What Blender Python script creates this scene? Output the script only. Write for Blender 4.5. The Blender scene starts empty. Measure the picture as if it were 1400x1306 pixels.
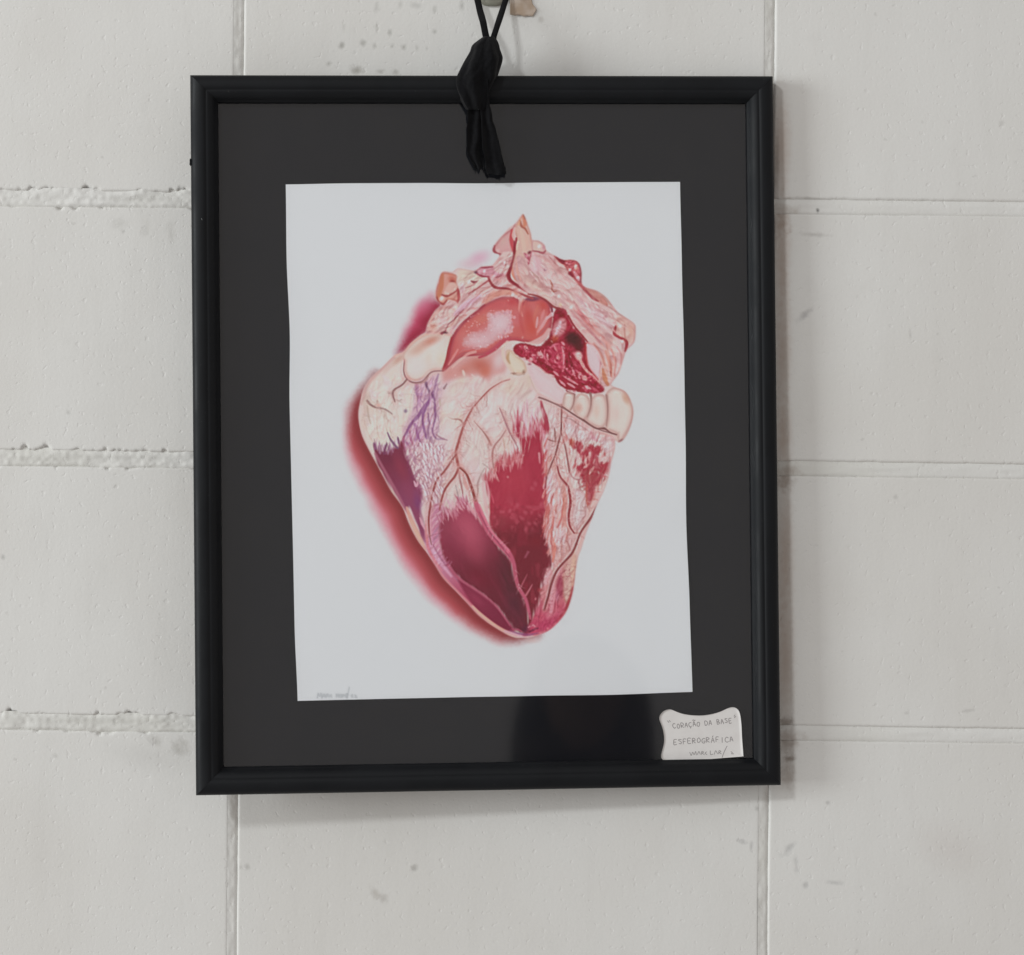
import bpy, bmesh, math, random
import numpy as np
from mathutils import Vector, Matrix

scene = bpy.context.scene
COL = scene.collection
random.seed(5)

# ------------------------------------------------------------------ camera, world, lamps, exposure
CAM_D = 1.6                                   # metres from lens to wall
S = 0.000536                                  # metres of wall per photograph pixel (1400 wide)
ROLL = math.radians(0.65)
cam_data = bpy.data.cameras.new('camera')
cam_data.sensor_fit = 'HORIZONTAL'
cam_data.sensor_width = 36.0
cam_data.lens = 36.0 * CAM_D / (1400 * S)
cam_data.clip_start = 0.05
cam_data.clip_end = 50.0
cam = bpy.data.objects.new('camera', cam_data)
COL.objects.link(cam)
cam.matrix_world = Matrix.Translation((0, -CAM_D, 0)) @ Matrix.Rotation(math.radians(90), 4, 'X') @ Matrix.Rotation(ROLL, 4, 'Z')
scene.camera = cam

world = bpy.data.worlds.new('World')
scene.world = world
world.use_nodes = True
bg = world.node_tree.nodes['Background']
bg.inputs['Color'].default_value = (1.0, 0.945, 0.905, 1)
bg.inputs['Strength'].default_value = 0.37

def area_lamp(name, loc, target, size, power, color):
    d = bpy.data.lights.new(name, 'AREA')
    d.shape = 'RECTANGLE'
    d.size, d.size_y = size
    d.energy = power
    d.color = color
    o = bpy.data.objects.new(name, d)
    COL.objects.link(o)
    o.location = loc
    o.rotation_euler = (Vector(target) - Vector(loc)).to_track_quat('-Z', 'Y').to_euler()
    return o

area_lamp('window_light', (-3.0, -5.05, 3.0), (0, 0, 0), (0.55, 0.55), 84, (0.95, 0.985, 1.0))
area_lamp('doorway_light', (-5.7, -2.7, 0.6), (0, 0, 0), (2.0, 2.6), 185, (0.93, 0.985, 1.0))

scene.view_settings.view_transform = 'Standard'
scene.view_settings.look = 'None'
scene.view_settings.exposure = 0.2
scene.view_settings.gamma = 1.0
scene.view_settings.use_curve_mapping = False

# ------------------------------------------------------------------ helpers
def link(name, verts, faces, mat, parent=None, smooth=True, matrix=None):
    me = bpy.data.meshes.new(name)
    me.from_pydata([tuple(v) for v in verts], [], faces)
    me.update()
    if smooth:
        me.polygons.foreach_set('use_smooth', [True] * len(me.polygons))
    if mat: me.materials.append(mat)
    o = bpy.data.objects.new(name, me)
    COL.objects.link(o)
    if parent: o.parent = parent
    if matrix is not None: o.matrix_local = matrix
    return o

def tag(o, label, cat, group=None):
    o['label'] = label; o['category'] = cat
    if group: o['group'] = group
    return o

def wall_xz(u, v):
    """photograph pixel -> point of the wall plane"""
    xr = (u - 700) * S; zr = (653 - v) * S
    c, s = math.cos(ROLL), math.sin(ROLL)
    return xr * c - zr * s, xr * s + zr * c

def lin(h):
    c = [int(h[i:i+2], 16) / 255 for i in (0, 2, 4)]
    return tuple((x / 12.92 if x <= .04045 else ((x + .055) / 1.055) ** 2.4) for x in c) + (1.0,)

class NT:
    """small helper to write node graphs"""
    def __init__(self, name):
        self.m = bpy.data.materials.new(name); self.m.use_nodes = True
        self.t = self.m.node_tree; self.n = self.t.nodes; self.l = self.t.links
        self.b = self.n['Principled BSDF']; self.out = self.n['Material Output']
    def node(self, typ, **kw):
        n = self.n.new(typ)
        for k, v in kw.items(): setattr(n, k, v)
        return n
    def put(self, sock, v):
        if hasattr(v, 'is_output') or isinstance(v, bpy.types.NodeSocket): self.l.new(v, sock)
        else: sock.default_value = v
    def math(self, op, a, b=0.0, c=None, clamp=False):
        n = self.node('ShaderNodeMath', operation=op); n.use_clamp = clamp
        self.put(n.inputs[0], a); self.put(n.inputs[1], b)
        if c is not None: self.put(n.inputs[2], c)
        return n.outputs[0]
    def noise(self, vec, scale, detail=3, rough=.55):
        n = self.node('ShaderNodeTexNoise'); self.put(n.inputs['Vector'], vec)
        n.inputs['Scale'].default_value = scale; n.inputs['Detail'].default_value = detail; n.inputs['Roughness'].default_value = rough
        return n.outputs['Fac']
    def ramp(self, v, a, b, lo=0.0, hi=1.0):
        n = self.node('ShaderNodeMapRange', interpolation_type='SMOOTHSTEP'); self.put(n.inputs['Value'], v)
        for k, x in zip(('From Min', 'From Max', 'To Min', 'To Max'), (a, b, lo, hi)): n.inputs[k].default_value = x
        return n.outputs['Result']
    def mix(self, f, a, b):
        n = self.node('ShaderNodeMix', data_type='RGBA'); self.put(n.inputs['Factor'], f); self.put(n.inputs[6], a); self.put(n.inputs[7], b)
        return n.outputs[2]
    def stretch(self, vec, s):
        n = self.node('ShaderNodeMapping'); self.put(n.inputs['Vector'], vec); n.inputs['Scale'].default_value = s
        return n.outputs[0]
    def bump(self, h, strength, dist, prev=None):
        n = self.node('ShaderNodeBump'); n.inputs['Strength'].default_value = strength; n.inputs['Distance'].default_value = dist
        self.put(n.inputs['Height'], h)
        if prev is not None: self.put(n.inputs['Normal'], prev)
        return n.outputs[0]

# ------------------------------------------------------------------ materials
def paint_material(name, base, base2, marks, seed=0.0):
    N = NT(name)
    P = N.node('ShaderNodeNewGeometry').outputs['Position']
    big = N.noise(P, 5.0 + seed, 3); mid = N.noise(P, 38.0, 4); fine = N.noise(P, 420.0, 3)
    streak = N.noise(N.stretch(P, (1.0, 1.0, .16)), 60.0, 3)
    col = N.mix(N.ramp(big, .35, .68), base, base2)
    col = N.mix(N.math('MULTIPLY', N.ramp(streak, .48, .75), .06), col, lin('b3b0aa'))
    col = N.mix(N.math('MULTIPLY', N.ramp(mid, .56, .8), .08), col, lin('aeaca8'))
    speck = N.noise(P, 150.0, 2, .4)
    col = N.mix(N.math('MULTIPLY', N.ramp(speck, .72, .80), .18), col, lin('8f8b84'))
    height = N.math('MULTIPLY', N.math('ADD', N.math('MULTIPLY', mid, .7), N.math('MULTIPLY', streak, .35)), 1.0)
    height = N.math('SUBTRACT', height, N.math('MULTIPLY', N.ramp(N.noise(P, 240.0, 2, .4), .60, .76), .55))      # pores under the paint
    wob = N.node('ShaderNodeTexNoise'); N.put(wob.inputs['Vector'], P); wob.inputs['Scale'].default_value = 190.0; wob.inputs['Detail'].default_value = 3.0
    prev = None
    for (u, v, rx, rz, rot, k, c) in marks:
        if k <= 0: continue
        x, z = wall_xz(u, v)
        if prev is None: Q = P
        else:                                        # evaluate the marks one after the other (keeps the shader small)
            ma = N.node('ShaderNodeVectorMath', operation='MULTIPLY_ADD'); N.put(ma.inputs[0], prev); ma.inputs[1].default_value = (1e-9,)*3; N.put(ma.inputs[2], P); Q = ma.outputs[0]
        sub = N.node('ShaderNodeVectorMath', operation='SUBTRACT'); N.put(sub.inputs[0], Q); sub.inputs[1].default_value = (x, 0, z)
        sc = N.node('ShaderNodeMapping'); N.put(sc.inputs['Vector'], sub.outputs[0]); sc.vector_type = 'TEXTURE'
        sc.inputs['Rotation'].default_value = (0, rot, 0); sc.inputs['Scale'].default_value = (rx * S, 1.0, rz * S)
        ln = N.node('ShaderNodeVectorMath', operation='LENGTH'); N.put(ln.inputs[0], sc.outputs[0])
        d = N.math('ADD', ln.outputs['Value'], N.math('MULTIPLY', N.math('SUBTRACT', wob.outputs['Fac'], .5), .7 if max(rx, rz) > 50 else 1.8))
        f = N.math('MULTIPLY', N.ramp(d, -.1, 1.3, 1.0, 0.0), k * .85)
        col = N.mix(f, col, lin(c))
        height = N.math('SUBTRACT', height, N.math('MULTIPLY', f, 1.3))
        prev = height
    N.put(N.b.inputs['Base Color'], col)
    N.b.inputs['Roughness'].default_value = .58
    N.b.inputs['Specular IOR Level'].default_value = .3
    n1 = N.bump(fine, .22, .0006); n2 = N.bump(height, .4, .0008, n1)
    N.put(N.b.inputs['Normal'], n2)
    return N.m

WALL_MARKS = [  # u, v, half-width, half-height (px), rotation, strength, colour
    (1118, 288, 3.2, 4.0, 0, 1.0, '3a3836'), (1100, 431, 15, 5, -.75, .55, '8c8a8c'), (1112, 321, 28, 3.5, .05, .45, '97928d'), (1110, 272, 22, 3, .1, .4, '9b968f'),
    (338, 1186, 5, 6, 0, .45, '97958f'), (567, 1187, 6, 6, 0, .6, '918e88'), (514, 1222, 14, 6, .9, .45, '9b9288'), (526, 1230, 7, 10, -.4, .4, '9a938c'),
    (1014, 1150, 8, 4, .3, .45, '929292'), (1028, 1158, 3, 8, 0, .45, '939393'), (1077, 1162, 14, 6, -.8, .5, '8f8f90'), (1089, 1182, 4, 16, -.1, .35, '9a9a9a'), (1102, 1210, 5, 5, 0, .45, '929292'), (1142, 1207, 14, 4, 0, .4, '929394'), (1036, 1106, 4, 5, 0, .4, '94928e'), (1132, 1098, 4, 3, 0, .45, '908f8c'),
    (468, 62, 5, 6, .3, .7, '8d8c84'), (497, 60, 5, 6, .2, .6, '8f8e86'), (513, 63, 4, 6, 0, .45, '96958d'), (537, 64, 4, 4, 0, .55, '8d8d85'), (553, 65, 5, 5, 0, .65, '8b8a82'), (571, 66, 4, 5, 0, .35, '94938b'), (584, 67, 3, 5, 0, .35, '94938b'),
    (534, 44, 4, 6, 0, .55, '8d8d85'), (595, 44, 4, 5, 0, .55, '8b8b83'), (516, 38, 3, 8, 0, .3, '98978f'), (471, 37, 3, 7, 0, .25, '98978f'), (450, 87, 5, 5, .4, .55, '918f86'), (488, 96, 10, 7, .3, .75, '8a857a'), (521, 98, 7, 4, 0, .5, '8e8a80'), (541, 99, 6, 4, 0, .5, '8e8a80'),
    (570, 8, 12, 5, .2, .3, '96968f'), (548, 6, 4, 7, 0, .3, '96968f'), (516, 11, 5, 7, 0, .3, '96968f'), (595, 14, 4, 8, 0, .35, '94948d'), (632, 9, 4, 9, 0, .45, '90908a'), (740, 27, 5, 5, 0, .35, '9d958c'),
    (165, 306, 16, 10, 0, .25, 'a09e96'), (200, 312, 8, 14, 0, .22, 'a2a098'), (235, 318, 7, 18, 0, .25, 'a09e96'), (170, 317, 3, 3, 0, .4, '8e8e88'), (94, 564, 4, 4, 0, .4, '92928c'), (5, 762, 4, 5, 0, .5, '8b8c88'), (150, 560, 60, 4, 0, .0, '999999'),
    (247, 1024, 14, 16, .2, .45, '8f8a80'), (212, 1012, 12, 10, .6, .4, '95918a'), (200, 1035, 70, 24, .15, .16, '9c9a95'), (77, 1034, 5, 4, 0, .3, '98978f'), (330, 1186, 3, 4, 0, .3, '959590'),
    (1300, 1160, 60, 40, .4, .18, 'b5a49d'), (1225, 680, 4, 4, 0, .35, '9a9893'), (1325, 972, 10, 3, -.2, .35, '96938f'), (1240, 975, 4, 3, 0, .3, '9b9894'), (1370, 169, 5, 5, 0, .3, '9b9894'), (1245, 458, 3, 7, 0, .3, '9a9894'),
    # brown of the frame's side shadow painted into the wall, grime spots at joints
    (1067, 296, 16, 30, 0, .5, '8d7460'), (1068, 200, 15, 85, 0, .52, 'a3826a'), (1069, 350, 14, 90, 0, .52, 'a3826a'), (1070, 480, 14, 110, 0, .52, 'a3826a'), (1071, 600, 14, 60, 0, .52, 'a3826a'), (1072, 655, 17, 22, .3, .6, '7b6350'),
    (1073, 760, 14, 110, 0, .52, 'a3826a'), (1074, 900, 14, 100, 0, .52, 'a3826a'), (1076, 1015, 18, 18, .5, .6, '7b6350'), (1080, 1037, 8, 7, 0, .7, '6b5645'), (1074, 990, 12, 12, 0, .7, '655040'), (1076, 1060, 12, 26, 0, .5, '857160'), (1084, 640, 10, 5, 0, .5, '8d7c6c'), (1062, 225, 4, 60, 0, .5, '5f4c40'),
]
JOINT_MARKS = [(60, 628, 60, 5, 0, .22, 'a09d96'), (150, 625, 90, 5, 0, .3, '97948c'), (120, 985, 130, 6, 0, .28, '9a978e'), (190, 272, 70, 6, 0, .25, '9b988f'),
               (320, 1110, 6, 40, 0, .3, 'a59c8e'), (318, 1210, 7, 110, 0, .14, 'b5aca0'), (1048, 1092, 6, 20, 0, .3, '9d978a'), (326, 50, 6, 60, 0, .14, 'b5aca0'),
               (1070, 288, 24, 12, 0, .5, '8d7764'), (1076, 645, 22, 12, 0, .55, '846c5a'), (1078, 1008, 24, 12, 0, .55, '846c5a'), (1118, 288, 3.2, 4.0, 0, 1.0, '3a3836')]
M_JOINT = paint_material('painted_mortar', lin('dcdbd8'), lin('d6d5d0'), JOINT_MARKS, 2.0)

def plain(name, col, rough=.5, spec=.5, noise_amt=.0, scale=40.0, col2=None, bump=0.0, bscale=200.0, sheen=0.0):
    N = NT(name); P = N.node('ShaderNodeTexCoord').outputs['Object']
    N.b.inputs['Roughness'].default_value = rough; N.b.inputs['Specular IOR Level'].default_value = spec
    N.b.inputs['Sheen Weight'].default_value = sheen
    if col2: N.put(N.b.inputs['Base Color'], N.mix(N.math('MULTIPLY', N.ramp(N.noise(P, scale, 4), .35, .7), noise_amt), col, col2))
    else: N.b.inputs['Base Color'].default_value = col
    if bump: N.put(N.b.inputs['Normal'], N.bump(N.noise(P, bscale, 3), bump, .0005))
    return N.m

# ------------------------------------------------------------------ the printed drawing in code goes first (used further down)
# ------------------------------------------------------------------ the printed drawing, painted in code
# Colours are sRGB as seen in the image; coordinates are image pixels, origin PX0,PY0.
PX0, PY0, PW, PH = 384, 240, 568, 728

def hexc(h):
    return np.array([int(h[i:i+2], 16) for i in (0, 2, 4)], dtype=np.float32) / 255.0

class Noise:
    def __init__(self, seed): self.t = np.random.RandomState(seed).rand(256, 256).astype(np.float32)
    def __call__(self, x, y):
        xi = np.floor(x).astype(int); yi = np.floor(y).astype(int)
        fx = x - xi; fy = y - yi
        fx = fx*fx*(3-2*fx); fy = fy*fy*(3-2*fy)
        t = self.t
        a = t[yi % 256, xi % 256]; b = t[yi % 256, (xi+1) % 256]
        c = t[(yi+1) % 256, xi % 256]; d = t[(yi+1) % 256, (xi+1) % 256]
        return (a*(1-fx)+b*fx)*(1-fy) + (c*(1-fx)+d*fx)*fy - 0.5

def sstep(a, b, x):
    t = np.clip((x-a)/(b-a), 0, 1)
    return t*t*(3-2*t)

def catmull(P, closed, n=5):
    P = np.array(P, dtype=np.float64); m = len(P); out = []
    rng = range(m) if closed else range(m-1)
    for i in rng:
        if closed: p0, p1, p2, p3 = P[(i-1) % m], P[i], P[(i+1) % m], P[(i+2) % m]
        else: p0, p1, p2, p3 = P[max(i-1, 0)], P[i], P[i+1], P[min(i+2, m-1)]
        for k in range(n):
            t = k/n
            out.append(.5*((2*p1)+(-p0+p2)*t+(2*p0-5*p1+4*p2-p3)*t*t+(-p0+3*p1-3*p2+p3)*t**3))
    if not closed: out.append(P[-1])
    return np.array(out)

class Canvas:
    def __init__(self, base):
        self.a = np.empty((PH, PW, 3), np.float32); self.a[:] = hexc(base)
        self.clip = None
        self.n1, self.n2, self.n3 = Noise(3), Noise(7), Noise(11)
        yy, xx = np.mgrid[0:PH, 0:PW].astype(np.float32)
        self.X = xx + PX0; self.Y = yy + PY0
    def win(self, x0, y0, x1, y1):
        i0 = max(int(math.floor(x0-PX0)), 0); i1 = min(int(math.ceil(x1-PX0))+1, PW)
        j0 = max(int(math.floor(y0-PY0)), 0); j1 = min(int(math.ceil(y1-PY0))+1, PH)
        return slice(j0, j1), slice(i0, i1)
    def put(self, w, m, col):
        if self.clip is not None: m = m * self.clip[w]
        m = m[..., None]
        self.a[w] = self.a[w]*(1-m) + col*m
    def sd(self, P, w):                                   # signed distance to a closed outline, + inside
        X = self.X[w]; Y = self.Y[w]
        d2 = np.full(X.shape, 1e9, np.float32); ins = np.zeros(X.shape, bool)
        for (ax, ay), (bx, by) in zip(P, np.roll(P, -1, axis=0)):
            ex, ey = bx-ax, by-ay; L = ex*ex+ey*ey
            if L < 1e-9: continue
            t = np.clip(((X-ax)*ex+(Y-ay)*ey)/L, 0, 1)
            dx = X-ax-t*ex; dy = Y-ay-t*ey
            d2 = np.minimum(d2, dx*dx+dy*dy)
            if ay != by:
                c = (ay > Y) != (by > Y)
                ins ^= c & (X < (bx-ax)*(Y-ay)/(by-ay)+ax)
        d = np.sqrt(d2)
        return np.where(ins, d, -d)
    def poly(self, P, col, a=1.0, f=1.2, edge=None, ew=5, hl=None, hw=12, streak=0, rag=0, ang=0.0, sm=True, col2=None, g=None):
        """filled shape. edge/ew: darker rim; hl: colour of the middle; streak/rag: feathered outline; g=(x0,y0,x1,y1): gradient to col2"""
        Q = catmull(P, True) if sm else np.array(P, float)
        pad = f + 2 + streak + rag
        w = self.win(Q[:, 0].min()-pad, Q[:, 1].min()-pad, Q[:, 0].max()+pad, Q[:, 1].max()+pad)
        s = self.sd(Q, w); X = self.X[w]; Y = self.Y[w]
        if streak:
            c, sn = math.cos(ang), math.sin(ang)
            u = X*c+Y*sn; v = -X*sn+Y*c
            s = s + streak*2*(self.n1(u*.28, v*.045)*.65+self.n2(u*.6, v*.08)*.5)
        if rag: s = s + rag*2*(self.n3(X*.22, Y*.22)*.6+self.n1(X*.5, Y*.5)*.5)
        m = sstep(-f, f, s)*a
        C = np.empty(X.shape+(3,), np.float32); C[:] = hexc(col)
        if col2:
            x0, y0, x1, y1 = g; L = (x1-x0)**2+(y1-y0)**2
            t = sstep(0, 1, ((X-x0)*(x1-x0)+(Y-y0)*(y1-y0))/L)[..., None]
            C = C*(1-t)+hexc(col2)*t
        if hl is not None:
            t = sstep(ew*.5, hw, s)[..., None]; C = C*(1-t)+hexc(hl)*t
        if edge is not None:
            t = (1-sstep(0, ew, s))[..., None]; C = C*(1-t)+hexc(edge)*t
        self.put(w, m, C)
    def line(self, P, col, wd=1.5, a=1.0, f=.8, sm=True, wob=0):
        Q = catmull(P, False) if sm else np.array(P, float)
        n = len(Q)
        wd = np.interp(np.linspace(0, 1, n), np.linspace(0, 1, len(wd)), wd) if hasattr(wd, '__len__') else np.full(n, wd)
        pad = wd.max()+f+2+wob
        w = self.win(Q[:, 0].min()-pad, Q[:, 1].min()-pad, Q[:, 0].max()+pad, Q[:, 1].max()+pad)
        X = self.X[w]; Y = self.Y[w]
        if X.size == 0: return
        if wob:
            X, Y = X+wob*2*self.n1(X*.15, Y*.15), Y+wob*2*self.n2(X*.15, Y*.15)
        m = np.zeros(X.shape, np.float32)
        for i in range(n-1):
            ax, ay = Q[i]; bx, by = Q[i+1]; ex, ey = bx-ax, by-ay; L = ex*ex+ey*ey
            if L < 1e-9: continue
            t = np.clip(((X-ax)*ex+(Y-ay)*ey)/L, 0, 1)
            d = np.hypot(X-ax-t*ex, Y-ay-t*ey)
            h = (wd[i]*(1-t)+wd[i+1]*t)/2
            m = np.maximum(m, (1-sstep(h-f*.6, h+f, d))*np.clip(h/.45, 0, 1))
        self.put(w, m*a, hexc(col))
    def blob(self, x, y, rx, ry, col, a=1.0, rot=0.0, hard=0.0, rag=0):
        R = max(rx, ry)*1.7+rag
        w = self.win(x-R, y-R, x+R, y+R); X = self.X[w]-x; Y = self.Y[w]-y
        if X.size == 0: return
        c, s = math.cos(rot), math.sin(rot)
        d = np.hypot((X*c+Y*s)/rx, (-X*s+Y*c)/ry)
        if rag: d = d + rag/min(rx, ry)*self.n3(self.X[w]*.2, self.Y[w]*.2)*2
        self.put(w, (1-sstep(hard, 1.45, d))*a, hexc(col))
    def mottle(self, P, cols, scale, a, f=6, seed=0, ang=0.0, stretch=1.0):
        """uneven pigment inside an outline"""
        Q = catmull(P, True); w = self.win(Q[:, 0].min()-f, Q[:, 1].min()-f, Q[:, 0].max()+f, Q[:, 1].max()+f)
        X = self.X[w]; Y = self.Y[w]; s = sstep(-f, f, self.sd(Q, w))
        c, sn = math.cos(ang), math.sin(ang); u = (X*c+Y*sn)/scale; v = (-X*sn+Y*c)/(scale*stretch)
        for k, col in enumerate(cols):
            n = self.n1(u+17*k+seed, v+31*k)+.5*self.n2(u*2.1+seed+9*k, v*2.1+5*k)
            self.put(w, s*a*sstep(.05, .45, n), hexc(col))

    def relief(self, P, scale, k, ang=0.0, stretch=1.0, seed=0, f=5, tint=(.55, 1.1, 1.0)):
        """wrinkles drawn in the pencil work: ridged noise, shaded from the upper left"""
        Q = catmull(P, True); w = self.win(Q[:, 0].min()-f, Q[:, 1].min()-f, Q[:, 0].max()+f, Q[:, 1].max()+f)
        X = self.X[w]; Y = self.Y[w]; s = sstep(-f, f, self.sd(Q, w))
        X2 = X+scale*1.6*self.n3(X/scale/2.2+seed, Y/scale/2.2); Y2 = Y+scale*1.6*self.n2(X/scale/2.2, Y/scale/2.2+seed)
        c, sn = math.cos(ang), math.sin(ang); u = (X2*c+Y2*sn)/scale+seed*3.7; v = (-X2*sn+Y2*c)/(scale*stretch)
        h = 1-np.abs(self.n1(u, v))*2.6+.45*(1-np.abs(self.n2(u*2.1, v*2.1))*2.6)
        gy, gx = np.gradient(h*scale)
        sh = np.clip((gx*.55+gy*.85)*.5, -.8, .3) - .45*sstep(1.15, 1.42, h)
        if self.clip is not None: s = s*self.clip[w]
        m = (sh*s*k)[..., None]
        self.a[w] = np.clip(self.a[w]*(1+m*np.array(tint, np.float32)), 0, .9)
    def cells(self, P, size, col, hl, a=.7, ang=0.0, stretch=1.0, seed=0, wd=.16, f=5):
        """net of small vessels: borders of a cell pattern"""
        Q = catmull(P, True); w = self.win(Q[:, 0].min()-f, Q[:, 1].min()-f, Q[:, 0].max()+f, Q[:, 1].max()+f)
        X = self.X[w]; Y = self.Y[w]; s = sstep(-f, f, self.sd(Q, w))
        X = X+size*.5*self.n1(X/size/1.3, Y/size/1.3+seed)*2; Y = Y+size*.5*self.n2(X/size/1.3+seed, Y/size/1.3)*2
        c, sn = math.cos(ang), math.sin(ang); u = (X*c+Y*sn)/size+50; v = (-X*sn+Y*c)/(size*stretch)+50
        rs = np.random.RandomState(seed); jx = rs.rand(64, 64); jy = rs.rand(64, 64)
        f1 = np.full(u.shape, 9.0); f2 = np.full(u.shape, 9.0)
        ui = np.floor(u).astype(int); vi = np.floor(v).astype(int)
        for dy in (-1, 0, 1):
            for dx in (-1, 0, 1):
                d = np.hypot(ui+dx+jx[(vi+dy) % 64, (ui+dx) % 64]-u, vi+dy+jy[(vi+dy) % 64, (ui+dx) % 64]-v)
                f2 = np.minimum(f2, np.maximum(f1, d)); f1 = np.minimum(f1, d)
        e = f2-f1
        brk = sstep(-.25, .2, self.n3(X*.06+seed, Y*.06))
        self.put(w, s*a*.6*sstep(.25, .6, e), hexc(hl))
        self.put(w, s*a*(1-sstep(wd*.4, wd*1.6, e))*(.35+.65*brk), hexc(col))

def paint_heart():
    C = Canvas('c2c4c5')
    C.n4 = Noise(23)
    body = [(715.5,293),(711,297),(705,305),(695,313),(679,330.5),(673.6,340),(675,345.5),(683,349),(676.5,359),(672,363),(659,364.5),
            (649,370),(640,369),(626,367),(618,372),(604.7,372),(597,390),(595,407.5),(602,417),(594,426),(585,442),(582,454),(575,458.6),
            (561,470),(551,481.5),(539,486),(524,501),(508,516),(498,531),(493,548),(490,566),(492,584),(497,600),(506,618),(515,635),
            (526,655),(534.5,671),(550.5,694),(560,718),(571,739),(583,755),(595,773),(606.6,791),(625,810),(640,826),(655,842),(675.5,857),
            (700,870.6),(717,872),(731,870),(749.6,862.6),(763,851),(775,835),(782,814),(785,796),(787.5,777),(791,760),(795,750),(802,727),(809,709),
            (815,692),(825,672),(832,652),(835,635),(840.6,614),(841,602),(846,605),(854,599),(862.4,582),(866,563.6),(862,547.6),(854,535),
            (839.5,529),(836,524),(846,510),(852,492),(856.7,479),(867,468),(869,451.7),(867,442.5),(852,432),(843,425),(830,408),(816.5,398),
            (800,392.6),(795,385.7),(795,372),(791,359),(782,355),(768,354.7),(759,350),(747.6,343),(744.7,335),(737,329.4),(728,328),(725.7,319),(720,303)]
    Q = catmull(body, True)
    full = (slice(0, PH), slice(0, PW))
    sb = C.sd(Q, full)
    # ---- red pencil shadow on the sheet
    lower = [(520,508),(497,524),(478,548),(472,575),(473,605),(483,640),(500,677),(519,712),(536,745),(552,775),(574,803),(600,829),(630,851),(660,869),
             (685,878),(708,880),(726,875),(740,866),(720,840),(640,760),(580,650),(540,560)]
    upper = [(541,486),(549,462),(557,440),(566,424),(578,414),(596,408),(608,420),(590,455),(565,475)]
    X, Y = C.X, C.Y
    grain = C.n2(X*.55, Y*.55)*.5+C.n1(X*.9, Y*.9)*.5
    for P, fe in ((lower, 11), (upper, 10)):
        s = C.sd(catmull(P, True), full) + 2.5*C.n1(X*.05, Y*.05)*2 + 4.0*grain
        m = sstep(-fe*.8, fe*1.25, s)
        d = -sb
        cool = sstep(440, 480, Y)[..., None] if P is lower else np.zeros_like(Y)[..., None]
        near = hexc('83373a')*cool+hexc('8f2c40')*(1-cool)
        mid = hexc('a44d52')*cool+hexc('b04660')*(1-cool)
        far = hexc('c17a86')
        t1 = sstep(2, 19, d)[..., None]; t2 = sstep(15, 30, d)[..., None]
        col = (near*(1-t1)+mid*t1)*(1-t2)+far*t2
        C.put(full, m*.96, col)
    C.blob(655, 353, 17, 10, 'c49aab', .75, -.4); C.blob(640, 362, 16, 9, 'c3a3ab', .5); C.blob(581, 418, 17, 13, 'bd7187', .55, -.8)
    C.blob(590, 405, 8, 9, 'c08d99', .5)
    C.blob(728, 876, 12, 4, 'bfa3a0', .55)
    # ---- body
    C.clip = sstep(-1.0, 1.0, sb)
    C.put(full, np.ones_like(X), hexc('c6b9b4'))
    B = [(490,480),(870,480),(870,880),(490,880)]
    C.mottle(B, ['c9c2ba', 'c4aeae', 'c2b2a4', 'cbbcbd'], 26, .7, seed=2)
    C.mottle(B, ['cdb3b4', 'c8c4bf'], 9, .35, seed=5, ang=.2, stretch=2.5)
    # ---- fat on the left shoulder
    C.poly([(536,487),(524,501),(508,516),(497,533),(491,560),(493,590),(505,613),(520,618),(540,608),(552,590),(566,560),(568,530),(556,515),(552,500)], 'c8c2ba', f=6)
    C.mottle([(500,520),(560,510),(562,580),(535,608),(505,606),(494,570)], ['cdc9bd', 'c6bfc0', 'cbbfb4'], 11, .7, seed=8)
    C.line([(539,489),(524,503),(509,518),(500,532),(494,552)], 'b98e8c', [3,4,3,3], .55, f=3)
    C.blob(544, 492, 13, 5, 'b6897c', .65, -.75); C.blob(529, 505, 12, 4, 'bda09a', .6, -.8)
    C.poly([(551,484),(562,470),(576,460),(590,455),(606,456),(617,458),(616,470),(612,490),(606,506),(592,508),(582,516),(570,521),(558,518),(553,508),(552,496)],
           'c6bdb4', edge='bfa198', ew=5, f=1.2, hl='cbc5bf', hw=14)
    C.blob(588, 467, 17, 7, 'b6776c', .85, -.45); C.blob(572, 478, 16, 8, 'b88e80', .65, -.5); C.blob(603, 480, 8, 9, 'c9c4ba', .7); C.blob(567, 502, 11, 12, 'cac7c3', .75)
    C.blob(603, 492, 9, 10, 'c9beac', .6); C.blob(586, 490, 6, 12, 'c5b5a8', .5)
    C.line([(540,487),(552,480),(562,470),(576,460),(590,455.5),(604,456.5),(616,458)], 'd3ac9f', 2.2, .8, f=1.4)
    C.line([(553,492),(552,508),(556,518),(565,523),(576,521),(585,513),(592,508),(606,507)], '8b6470', [.6,1.2,2,1.5,1.2,1.3,1.2,1], .75)
    C.line([(556,519),(551,525),(541,532),(537,537)], '85616a', [2.6,1.8,1.6,2.4], .85)
    C.line([(541,531),(536,537),(538,546),(540,550)], '83585c', [1.6,3.4,2.6,1], .85)
    C.line([(540,546),(535,552),(532,557)], 'a58e88', [1.2,1,.4], .7); C.line([(540,546),(546,548),(549,546)], '9c807e', [1,1.8,1], .75)
    C.blob(517, 556, 5, 5, 'b98079', .85); C.blob(516, 549, 2, 3, 'a98882', .8)
    C.line([(501,548),(505,553),(512,557),(520,559),(528,561),(537,567)], '9b7570', [1.2,1.6,2,1.6,1,.5], .8)
    C.line([(515,558),(515,570),(516,590),(519,600)], 'b9a79c', [1.2,1,1.4,.5], .75); C.line([(523,562),(526,578),(530,592)], 'b2a39a', [.8,1.2,1.4], .75)
    C.line([(502,555),(504,570),(507,580)], 'b09f94', [1.2,2.4,.8], .7); C.line([(498,575),(503,592),(511,606)], 'bba79c', [.6,1.5,.6], .6)
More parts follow.
